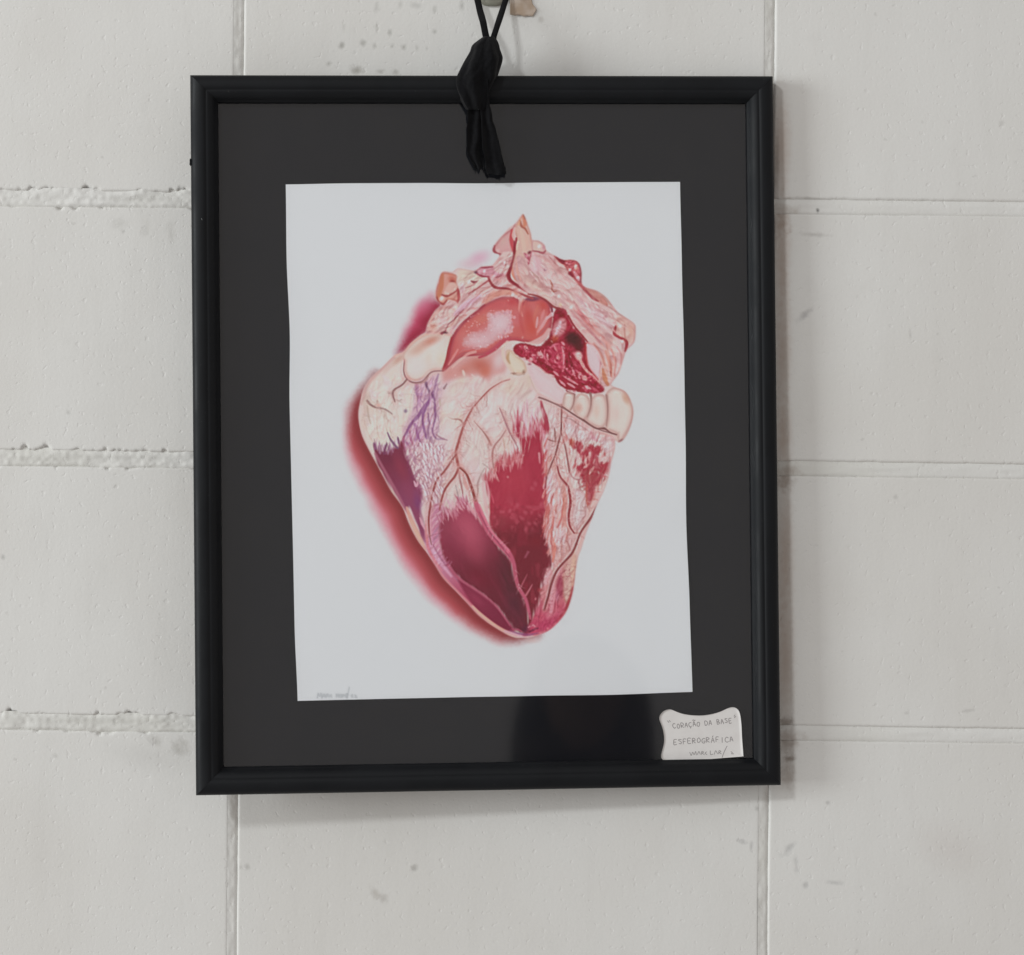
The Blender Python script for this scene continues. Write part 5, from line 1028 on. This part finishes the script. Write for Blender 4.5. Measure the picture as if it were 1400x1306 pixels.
# glass pane: clear, with a real mirror sheen
N = NT('clear_glass'); N.n.remove(N.b)
ge = N.node('ShaderNodeNewGeometry'); dp = N.node('ShaderNodeVectorMath', operation='DOT_PRODUCT'); N.l.new(ge.outputs['Incoming'], dp.inputs[0]); N.l.new(ge.outputs['Normal'], dp.inputs[1])
fres = N.math('ADD', .04, N.math('MULTIPLY', .96, N.math('POWER', N.math('SUBTRACT', 1.0, N.math('ABSOLUTE', dp.outputs['Value'])), 5.0)))
tr = N.node('ShaderNodeBsdfTransparent'); tr.inputs['Color'].default_value = (.985, .985, .987, 1)
gl = N.node('ShaderNodeBsdfGlossy'); gl.inputs['Roughness'].default_value = .048
mx = N.node('ShaderNodeMixShader'); N.l.new(fres, mx.inputs[0]); N.l.new(tr.outputs[0], mx.inputs[1]); N.l.new(gl.outputs[0], mx.inputs[2]); N.l.new(mx.outputs[0], N.out.inputs['Surface'])
slab('glass_pane', -iw, iw, -ih, ih, .0097, .0106, N.m, frame)

# ------------------------------------------------------------------ the sheet with the drawing
sheet_rgb = paint_heart()
YS = .0117                                                        # depth of the sheet's face inside the frame
TLc, TRc, BRc, BLc = (390.5, 252), (931, 248.5), (945, 946), (406, 959.5)
NU, NV = 545, 705
t = np.linspace(0, 1, NU)[None, :]; r = np.linspace(0, 1, NV)[:, None]
def bil(k): return (TLc[k]*(1-t)+TRc[k]*t)*(1-r) + (BLc[k]*(1-t)+BRc[k]*t)*r
U, Vv = bil(0), bil(1)
# edges cut by hand
wob = Noise(55)
U = U + ((1-t)**12)*wob(r*7, r*0+2)*3.2 + (t**12)*(wob(r*6, r*0+9)*3.5 - 3.5*np.sin(r*math.pi)*.5)
Vv = Vv + ((1-r)**12)*wob(t*6, t*0+4)*2.2 + (r**12)*(wob(t*5, t*0+6)*3.0)
# photograph pixel -> frame plane (vectorised)
c_, s_ = math.cos(ROLL), math.sin(ROLL)
xr = (U-700)*S; zr = (653-Vv)*S
dx, dy, dz = xr*c_-zr*s_, np.full_like(xr, CAM_D), xr*s_+zr*c_
Rm = np.array(FRAME_INV.to_3x3()); o_ = np.array(FRAME_INV @ Vector((0, -CAM_D, 0)))
lx = Rm[0, 0]*dx+Rm[0, 1]*dy+Rm[0, 2]*dz; ly = Rm[1, 0]*dx+Rm[1, 1]*dy+Rm[1, 2]*dz; lz = Rm[2, 0]*dx+Rm[2, 1]*dy+Rm[2, 2]*dz
tt = (YS-o_[1])/ly
rip = Noise(66)
edge_w = 1-np.clip(np.minimum(np.minimum(t, 1-t)*1.0+r*0, np.minimum(r, 1-r)*1.3+t*0)/.10, 0, 1)
ripple = .0005*rip(t*3.1+r*0, r*4.2+t*0)+.0006*edge_w**2*rip(t*8+3+r*0, r*9+t*0) - .0002*edge_w**2
co = np.stack([o_[0]+lx*tt, YS+ripple, o_[2]+lz*tt], -1).reshape(-1, 3)
idx = np.arange(NU*NV).reshape(NV, NU)
quads = np.stack([idx[:-1, :-1], idx[1:, :-1], idx[1:, 1:], idx[:-1, 1:]], -1).reshape(-1, 4)
me = bpy.data.meshes.new('drawing_sheet')
me.vertices.add(len(co)); me.vertices.foreach_set('co', co.astype(np.float32).ravel())
me.loops.add(quads.size); me.loops.foreach_set('vertex_index', quads.ravel().astype(np.int32))
me.polygons.add(len(quads)); me.polygons.foreach_set('loop_start', (np.arange(len(quads))*4).astype(np.int32))
me.update(calc_edges=True)
# ink colour of each point: bilinear lookup in the painted drawing
fx = np.clip(U-PX0, 0, PW-1.001); fy = np.clip(Vv-PY0, 0, PH-1.001)
ix = fx.astype(int); iy = fy.astype(int); ax = (fx-ix)[..., None]; ay = (fy-iy)[..., None]
rgb = (sheet_rgb[iy, ix]*(1-ax)+sheet_rgb[iy, ix+1]*ax)*(1-ay)+(sheet_rgb[iy+1, ix]*(1-ax)+sheet_rgb[iy+1, ix+1]*ax)*ay
L = np.where(rgb <= .04045, rgb/12.92, ((rgb+.055)/1.055)**2.4)
paper_lin = np.array(lin('c2c4c5')[:3])
INK_LIFT = .024                                                    # sheen of the glass is not ink
L = np.clip((L-INK_LIFT)/(paper_lin-INK_LIFT), 0.004, 1.05)**1.06*np.array([.915, .944, .972])
att = me.color_attributes.new('ink', 'FLOAT_COLOR', 'POINT')
att.data.foreach_set('color', np.concatenate([L.reshape(-1, 3), np.ones((NU*NV, 1))], 1).astype(np.float32).ravel())
N = NT('printed_drawing'); a_ = N.node('ShaderNodeVertexColor', layer_name='ink'); N.put(N.b.inputs['Base Color'], a_.outputs['Color'])
N.b.inputs['Roughness'].default_value = .8; N.b.inputs['Specular IOR Level'].default_value = .15
me.materials.append(N.m)
sheet = bpy.data.objects.new('drawing_sheet', me); COL.objects.link(sheet); sheet.parent = frame
me.polygons.foreach_set('use_smooth', [True]*len(me.polygons))
rim = list(range(NU)) + [k*NU+NU-1 for k in range(1, NV)] + [(NV-1)*NU+k for k in range(NU-2, -1, -1)] + [k*NU for k in range(NV-2, 0, -1)]
RV = [tuple(co[k]) for k in rim] + [(co[k][0], co[k][1]+.00035, co[k][2]) for k in rim]; nr = len(rim)
link('sheet_edge', RV, [(k, nr+k, nr+(k+1) % nr, (k+1) % nr) for k in range(nr)], plain('paper_cut_edge', (.85, .85, .84, 1), .8, .2), sheet, False)
sheet['label'] = 'white sheet with a red and cream colour drawing of an anatomical heart'

# ------------------------------------------------------------------ handwritten sticker on the glass
YL = .0094
outline = [(901.5,983),(903,977),(908,972),(916,970),(923,972.5),(933,976),(946,978),(960,978.3),(973,976.5),(985,973),(995,968.5),(1002,967),(1008,969.5),(1011.5,976),(1013.5,990),(1014.5,1010),(1015.8,1032),(1015,1034),(1005,1035),(970,1038),(940,1040.5),(912,1041),(906,1038.5),(903.8,1034),(906,1024),(908,1014),(907.5,1003),(905,993)]
pts = catmull(outline, True, 4)
front = [(*on_frame(u, v, YL),) for u, v in pts]
n = len(front); cx_ = sum(p[0] for p in front)/n; cz_ = sum(p[1] for p in front)/n
V, F = [], []; rings = [1.0, .93, .84, .72, .55, .3]
def lift(x, z):                                     # corners have come away from the glass a little
    d = abs((x-cx_)/.031)*abs((z-cz_)/.019); k = 1.0 if (x > cx_) == (z < cz_) else .35
    return .0011*k*min(d, 1.1)**2
for side in (0, 1):
    for q in rings:
        for x, z in front:
            X_, Z_ = cx_+(x-cx_)*q, cz_+(z-cz_)*q; V.append((X_, YL-lift(X_, Z_)+(.00022 if side else 0), Z_))
    V.append((cx_, YL+(.00022 if side else 0), cz_))
H_ = len(rings)*n+1
for side in (0, 1):
    o0 = side*H_
    for a in range(len(rings)-1):
        for i in range(n):
            k = (i+1) % n; f = (o0+a*n+i, o0+(a+1)*n+i, o0+(a+1)*n+k, o0+a*n+k); F.append(f if side else f[::-1])
    for i in range(n):
        f = (o0+(len(rings)-1)*n+i, o0+H_-1, o0+(len(rings)-1)*n+(i+1) % n); F.append(f if side else f[::-1])
for i in range(n): F.append((i, (i+1) % n, H_+(i+1) % n, H_+i))
M_LABEL = plain('label_paper', lin('e3e0de'), .75, .25, .5, 120, lin('dad6d4'))
sticker = link('paper_label', V, F, M_LABEL, None, True, FRAME_MAT)
tag(sticker, 'small off-white paper label with handwriting, wavy cut edge, lower right corner of the picture glass', 'label')
# writing: pen strokes
G = {'C': [[(.9,.85),(.5,1),(.1,.7),(.1,.25),(.5,0),(.9,.15)]], 'O': [[(.5,1),(.1,.65),(.15,.2),(.5,0),(.88,.3),(.85,.75),(.5,1)]], 'R': [[(.1,0),(.1,1),(.7,.95),(.75,.6),(.15,.5),(.85,0)]], 'A': [[(.05,0),(.45,1),(.9,0)],[(.2,.4),(.75,.4)]],
     'D': [[(.1,0),(.1,1),(.6,.9),(.85,.5),(.6,.1),(.1,0)]], 'B': [[(.1,0),(.1,1),(.7,.85),(.6,.55),(.1,.5),(.8,.35),(.65,.05),(.1,0)]], 'S': [[(.85,.85),(.4,1),(.15,.75),(.8,.35),(.6,.02),(.1,.12)]], 'E': [[(.85,1),(.1,1),(.1,0),(.85,0)],[(.1,.5),(.7,.5)]],
     'F': [[(.85,1),(.1,1),(.1,0)],[(.1,.5),(.7,.5)]], 'G': [[(.9,.85),(.5,1),(.1,.65),(.15,.2),(.55,0),(.88,.2),(.88,.45),(.55,.45)]], 'I': [[(.5,0),(.5,1)]], '"': [[(.3,1.2),(.25,.9)],[(.6,1.2),(.55,.9)]], '~': [[(.1,1.25),(.4,1.4),(.6,1.2),(.9,1.35)]], ',': [[(.5,0),(.6,-.2),(.35,-.3)]], "'": [[(.4,1.15),(.65,1.4)]], ' ': []}
M_INK = plain('grey_pen_ink', lin('9a9595'), .7, .2)
def pen(strokes, name='handwriting', w=.95, parent=sticker, y=YL - .00005):
    V, F = [], []
    for P in strokes:
        Q = catmull(P, False, 4) if len(P) > 2 else np.array(P, float)
        for i in range(len(Q)-1):
            d = Q[i+1]-Q[i]; L_ = math.hypot(*d)
            if L_ < 1e-6: continue
            nn = np.array([-d[1], d[0]])/L_*w/2; b = len(V)
            for p in (Q[i]-d/L_*.15+nn, Q[i]-d/L_*.15-nn, Q[i+1]+d/L_*.15-nn, Q[i+1]+d/L_*.15+nn):
                X_, Z_ = on_frame(p[0], p[1], y); V.append((X_, y - lift(X_, Z_) - .000002*(i % 7), Z_))
            F.append((b, b+1, b+2, b+3))
    return link(name, V, F, M_INK, parent, False)
def words(txt, u0, v0, u1, v1, h, extra=()):
    n = len(txt); out = []; rr = random.Random(len(txt))
    adv = math.hypot(u1-u0, v1-v0)/n; e = np.array([u1-u0, v1-v0])/math.hypot(u1-u0, v1-v0); up = np.array([e[1], -e[0]])
    for i, ch in enumerate(txt):
        o = np.array([u0, v0]) + e*adv*i + up*rr.uniform(-.6, .6)
        for st in list(G.get(ch, [])) + [s for k, mark in extra if k == i for s in G[mark]]:
            out.append([tuple(o + e*(x*adv*.8+rr.uniform(-.3, .3)) + up*(y*h+rr.uniform(-.35, .35))) for x, y in st])
    return out
pen(words('CORACAO DA BASE', 920, 996.5, 1002, 988, 6.2, ((4, ','), (5, '~'))) + [[(912.5,985.5),(914.5,988)],[(915,985),(916.5,987)],[(1003.5,979.5),(1005,977.5)],[(1004,981.5),(1006,979.5)]])
pen(words('ESFEROGRAFICA', 921, 1017.8, 1004, 1013.5, 6.6, ((8, "'"),)))
pen([[(943,1028.5),(945,1033),(947,1028.5),(949,1032),(951,1027.5),(952,1032.5)],[(953.5,1032),(955.5,1027.5),(957.5,1031.6)],[(959,1032),(959.5,1027.5),(962,1028.5),(960,1029.8),(963,1031.8)],[(966,1028),(964,1030),(966.6,1031.8)],
     [(971,1026.5),(971.4,1031.8),(975,1031)],[(976.5,1031.5),(978.5,1026.5),(981,1031)],[(982.5,1031),(983,1026.4),(985.6,1027.6),(983.4,1029),(986.4,1031)],[(987,1036),(990,1028),(994,1020)],[(999,1027.5),(1001,1029),(1000,1030.6),(1003,1030.6)]], w=.85)

# ------------------------------------------------------------------ black ribbon: loop, knot, two tails
ribbon = bpy.data.objects.new('ribbon', None); COL.objects.link(ribbon); ribbon.matrix_world = FRAME_MAT
tag(ribbon, 'black cloth ribbon knotted round the top of the frame, two tails hanging over the glass', 'ribbon')
M_CLOTH = plain('black_cloth', (.0042, .0042, .005, 1), .95, .12, .6, 400, (.008, .008, .0095, 1), .6, 900, .06)
def cloth_strip(name, path, y0, th, seed, nz=64, na=13, pleat=.0016, ragged=0.0, parent=None):
    """hanging strip with pleats: path = rows of (v, u_left, u_right)"""
    P = np.array(path, float); nn = Noise(seed)
    vs = np.linspace(P[0, 0], P[-1, 0], nz); ul = np.interp(vs, P[:, 0], P[:, 1]); ur = np.interp(vs, P[:, 0], P[:, 2])
    ker = np.ones(5)/5
    def sm(a): return np.convolve(np.pad(a, 2, mode='edge'), ker, 'valid')
    ul, ur = sm(ul), sm(ur); V = []
    for side in (0, 1):
        for i in range(nz):
            for j in range(na):
                s_ = j/(na-1); k = i/(nz-1)
                edge = ragged*float(nn(np.array(j*.9), np.array(3.0)))*(k**6)
                u = ul[i]*(1-s_)+ur[i]*s_ + float(nn(np.array(i*.22), np.array(side*0.0+s_*2)))*1.6
                y = y0(k, s_) + pleat*(math.sin(s_*9+k*2.6+seed)*.7 + 2*float(nn(np.array(s_*4+seed), np.array(k*5)))) + (th if side else 0)*(1 if 0 < j < na-1 else .4)
                x, z = on_frame(u, vs[i]+edge, y); V.append((x, y, z))
    F = []; B = nz*na
    for i in range(nz-1):
        for j in range(na-1):
            a = i*na+j; F.append((a, a+1, a+na+1, a+na)); F.append((B+a, B+a+na, B+a+na+1, B+a+1))
    loop = [j for j in range(na)] + [i*na+na-1 for i in range(1, nz)] + [(nz-1)*na+j for j in range(na-2, -1, -1)] + [i*na for i in range(nz-2, 0, -1)]
    for a, b in zip(loop, loop[1:]+loop[:1]): F.append((a, B+a, B+b, b))
    return link(name, V, F, M_CLOTH, parent or ribbon)
cloth_strip('tail', [(112,640,664),(130,638,662),(150,639,661),(180,639,659),(206,638,659),(222,643,661),(233,650,664)], lambda k, s: -.0055+.0085*min(1, k*2.2), .0010, 4, ragged=12)
cloth_strip('tail', [(108,650,668),(125,654,668),(150,657,671),(180,659,678),(207,660,685),(225,663,690),(238,665,693)], lambda k, s: -.0085+.0100*min(1, k*2.0), .0011, 9, ragged=6)
# knot: one lumpy pleated body
rows = [(50,661,675,4),(55,654,679,7),(62,646,682,9),(70,643,684,10.5),(79,638,686.5,11.5),(88,633,685,12),(96,629,682.5,12),(104,625,680,11.5),(113,623,676,10),(122,624,671,8.5),(132,628,668,7),(142,633,665,5),(150,638,662,3)]
Rw = catmull(rows, False, 6); nz, na = 90, 72; nn = Noise(77); V = []; F = []
for i in range(nz):
    k = i/(nz-1); v = Rw[0, 0]+(Rw[-1, 0]-Rw[0, 0])*k
    l, r_, dpt = (np.interp(v, Rw[:, 0], Rw[:, c]) for c in (1, 2, 3))
    cu = (l+r_)/2; hwid = (r_-l)/2
    for j in range(na):
        a = 2*math.pi*j/na
        # pleats gather into the knot and swirl downwards
        fold = 1 + .16*math.sin(a*6+k*6.5)*(.4+k) + .20*float(nn(np.array(a*2.3), np.array(k*5.0))) + .10*float(nn(np.array(a*7+40), np.array(k*9.0)))
        u = cu + math.cos(a)*hwid*(1+.35*(fold-1)); y = .0035 - math.sin(a)*dpt*.001*fold*1.05 + (.004*k if math.sin(a) < 0 else 0) - .004
        if math.sin(a) < 0: y = min(y, .0150)
        x, z = on_frame(u, v, y); V.append((x, y, z))
for i in range(nz-1):
    for j in range(na):
        b = (j+1) % na; F.append((i*na+j, i*na+b, (i+1)*na+b, (i+1)*na+j))
F.append(tuple(range(na))[::-1]); F.append(tuple((nz-1)*na+j for j in range(na)))
link('knot', V, F, M_CLOTH, ribbon)
# the hole left between the gathered folds shows a glint of wall; the two strands of the loop
def strand(name, P, w):
    """flat woven cord between points (u, v, local y)"""
    Q = np.array(P, float); V, F = [], []; m = 10; n = 40
    tq = np.linspace(0, len(Q)-1, n); C_ = np.stack([np.interp(tq, range(len(Q)), Q[:, c]) for c in range(3)], 1)
    for i in range(n):
        wv = w*(1+.03*math.sin(i*.5))
        for j in range(m):
            a = 2*math.pi*j/m
            x, z = on_frame(C_[i, 0], C_[i, 1], C_[i, 2]); V.append((x+math.cos(a)*wv*S/2, C_[i, 2]+math.sin(a)*.0011, z))
    for i in range(n-1):
        for j in range(m): b = (j+1) % m; F.append((i*m+j, i*m+b, (i+1)*m+b, (i+1)*m+j))
    F.append(tuple(range(m))[::-1]); F.append(tuple((n-1)*m+j for j in range(m)))
    return link(name, V, F, M_CLOTH, ribbon)
strand('loop_strand', [(668.5,64,-.001),(664,48,.001),(660.5,30,.004),(656,14,.014),(652.5,-2,.020),(650,-30,.026),(652,-50,.028)], 9.4)
strand('loop_strand', [(672,66,-.002),(675,50,.0),(681,32,.004),(687.5,12,.014),(692,-2,.020),(694,-30,.026),(690,-52,.028)], 8.6)

# ------------------------------------------------------------------ scrap of brown tape behind the loop
def scrap():
    nn = Noise(31); V, F = [], []; a, b = 26, 18
    for side in (0, 1):
        for i in range(a):
            for j in range(b):
                s_, t_ = i/(a-1), j/(b-1)
                u = 697+33*s_+1.2*float(nn(np.array(t_*7), np.array(1.0))); v = -34+55*t_+2.4*float(nn(np.array(s_*5), np.array(4.0)))*t_ + 3*s_*t_
                if s_ > .7: u += 9*float(nn(np.array(t_*6), np.array(9.0)))*(s_-.7)/.3
                x, z = wall_xz(u, v); y = -.0013-.0012*(1-s_)**3 + .0004*float(nn(np.array(s_*4), np.array(t_*4)))
                V.append((x, y+(.0003 if side else 0), z))
    B = a*b
    for i in range(a-1):
        for j in range(b-1):
            k = i*b+j; F.append((k, k+b, k+b+1, k+1)); F.append((B+k, B+k+1, B+k+b+1, B+k+b))
    loop = [j for j in range(b)]+[i*b+b-1 for i in range(1, a)]+[(a-1)*b+j for j in range(b-2, -1, -1)]+[i*b for i in range(a-2, 0, -1)]
    for p, q in zip(loop, loop[1:]+loop[:1]): F.append((p, q, B+q, B+p))
    o = link('tape_scrap', V, F, plain('old_brown_tape', lin('b09c89'), .7, .25, .9, 90, lin('c6b8ac')))
    tag(o, 'scrap of old brown tape stuck on the wall behind the ribbon loop', 'tape')
scrap()

# ------------------------------------------------------------------ hook that carries the loop, only its lower edge is in view
def hook():
    V, F = [], []; m = 28; prof = [(0, 0), (.0, -.0022), (.75, -.0040), (1.0, -.0044)]
    cu, cv, ru, rv = 673, -34, 24, 43
    rings = [(1.0, .0), (1.0, -.0022), (.90, -.0036), (.55, -.0046), (.15, -.0049)]
    for f_, y in rings:
        for k in range(m):
            a = 2*math.pi*k/m
            c_, s_ = math.cos(a), math.sin(a); p = 3.2
            rr = (abs(c_)**p+abs(s_)**p)**(-1/p)
            x, z = wall_xz(cu+ru*f_*rr*c_, cv+rv*f_*rr*s_); V.append((x, y, z))
    for i in range(len(rings)-1):
        for k in range(m): q = (k+1) % m; F.append((i*m+k, i*m+q, (i+1)*m+q, (i+1)*m+k))
    F.append(tuple((len(rings)-1)*m+k for k in range(m)))
    root = bpy.data.objects.new('wall_hook', None); COL.objects.link(root)
    mt = plain('grey_plastic', lin('8f8e82'), .5, .4, .5, 200, lin('a19f92'))
    plate = link('hook_plate', V, F, mt, root)
    # peg that the loop hangs over
    V, F = [], []; n = 20; m2 = 12
    for i in range(n):
        t_ = i/(n-1); y = -.004-.028*t_; zup = .004*t_*t_
        x0, z0 = wall_xz(672, -47)
        for k in range(m2): a = 2*math.pi*k/m2; V.append((x0+.006*math.cos(a), y, z0+zup+.003*math.sin(a)))
    for i in range(n-1):
        for k in range(m2): q = (k+1) % m2; F.append((i*m2+k, i*m2+q, (i+1)*m2+q, (i+1)*m2+k))
    F.append(tuple(range(m2))[::-1]); F.append(tuple((n-1)*m2+k for k in range(m2)))
    link('hook_peg', V, F, mt, root)
    tag(root, 'grey wall hook seen between the strands of the ribbon loop at the top edge', 'hook')
hook()

# ------------------------------------------------------------------ the photographer, seen only as a dark reflection in the glass
def person():
    root_z = -1.80
    J = [((0,0,.92),.125,.10), ((0,0,1.10),.125,.095), ((0,-.01,1.27),.15,.105), ((0,-.01,1.345),.085,.07), ((0,.0,1.40),.052,.055), ((0,.012,1.46),.075,.09), ((0,.016,1.53),.086,.102), ((0,.008,1.585),.062,.075),
         ((.155,-.01,1.29),.062,.06), ((.215,-.01,1.08),.047,.047), ((.175,.09,.92),.036,.036), ((.12,.13,.90),.04,.03),
         ((-.155,-.01,1.29),.062,.06), ((-.215,-.01,1.08),.047,.047), ((-.175,.09,.92),.036,.036), ((-.12,.13,.90),.04,.03),
         ((.09,0,.84),.09,.09), ((.10,.01,.47),.06,.06), ((.10,-.01,.09),.042,.042), ((.105,.12,.035),.04,.03),
         ((-.09,0,.84),.09,.09), ((-.10,.01,.47),.06,.06), ((-.10,-.01,.09),.042,.042), ((-.105,.12,.035),.04,.03)]
    E = [(0,1),(1,2),(2,3),(3,4),(4,5),(5,6),(6,7),(2,8),(8,9),(9,10),(10,11),(2,12),(12,13),(13,14),(14,15),(0,16),(16,17),(17,18),(18,19),(0,20),(20,21),(21,22),(22,23)]
    me = bpy.data.meshes.new('person'); me.from_pydata([j[0] for j in J], E, []); me.update()
    o = bpy.data.objects.new('person', me); COL.objects.link(o)
    sk = o.modifiers.new('skin', 'SKIN'); sk.use_smooth_shade = True
    for k, v in enumerate(me.skin_vertices[0].data): v.radius = (J[k][1], J[k][2]); v.use_root = (k == 0)
    sb = o.modifiers.new('subsurf', 'SUBSURF'); sb.levels = sb.render_levels = 2
    N = NT('dark_clothes_and_skin'); P = N.node('ShaderNodeTexCoord').outputs['Object']
    sp = N.node('ShaderNodeSeparateXYZ'); N.put(sp.inputs[0], P)
    N.put(N.b.inputs['Base Color'], N.mix(N.ramp(sp.outputs['Z'], 1.375, 1.385), (.03, .03, .034, 1), (.13, .075, .05, 1)))
    N.b.inputs['Roughness'].default_value = .85
    me.materials.append(N.m)
    o.location = (.355, -1.98, root_z); o.rotation_euler = (0, 0, .15)
    # hair: a full dark cap falling to the shoulders
    V, F = [], []; nu, nv = 36, 22; nn = Noise(91)
    for i in range(nv):
        t = i / (nv - 1)
        for k in range(nu):
            a = 2 * math.pi * k / nu
            z = 1.60 - .27 * t; r = .112 * math.sqrt(max(0.0, 1 - (1 - min(t * 1.55, 1)) ** 2)) + (.010 * t)
            r *= 1 + .10 * float(nn(np.array(a * 3.2), np.array(t * 4.0)))
            face = max(0.0, math.sin(a)) * (1 if .25 < t else 0)
            r *= 1 - .42 * face ** 2
            V.append((r * math.cos(a), r * math.sin(a) * 1.05 - .005, z))
    for i in range(nv - 1):
        for k in range(nu): q = (k + 1) % nu; F.append((i*nu+k, i*nu+q, (i+1)*nu+q, (i+1)*nu+k))
    F.append(tuple(range(nu)))
    link('hair', V, F, plain('dark_hair', (.022, .018, .016, 1), .7, .2, .5, 80, (.035, .028, .024, 1)), o)
    tag(o, 'person in dark clothes, faintly mirrored in the picture glass below the drawing', 'person')
person()
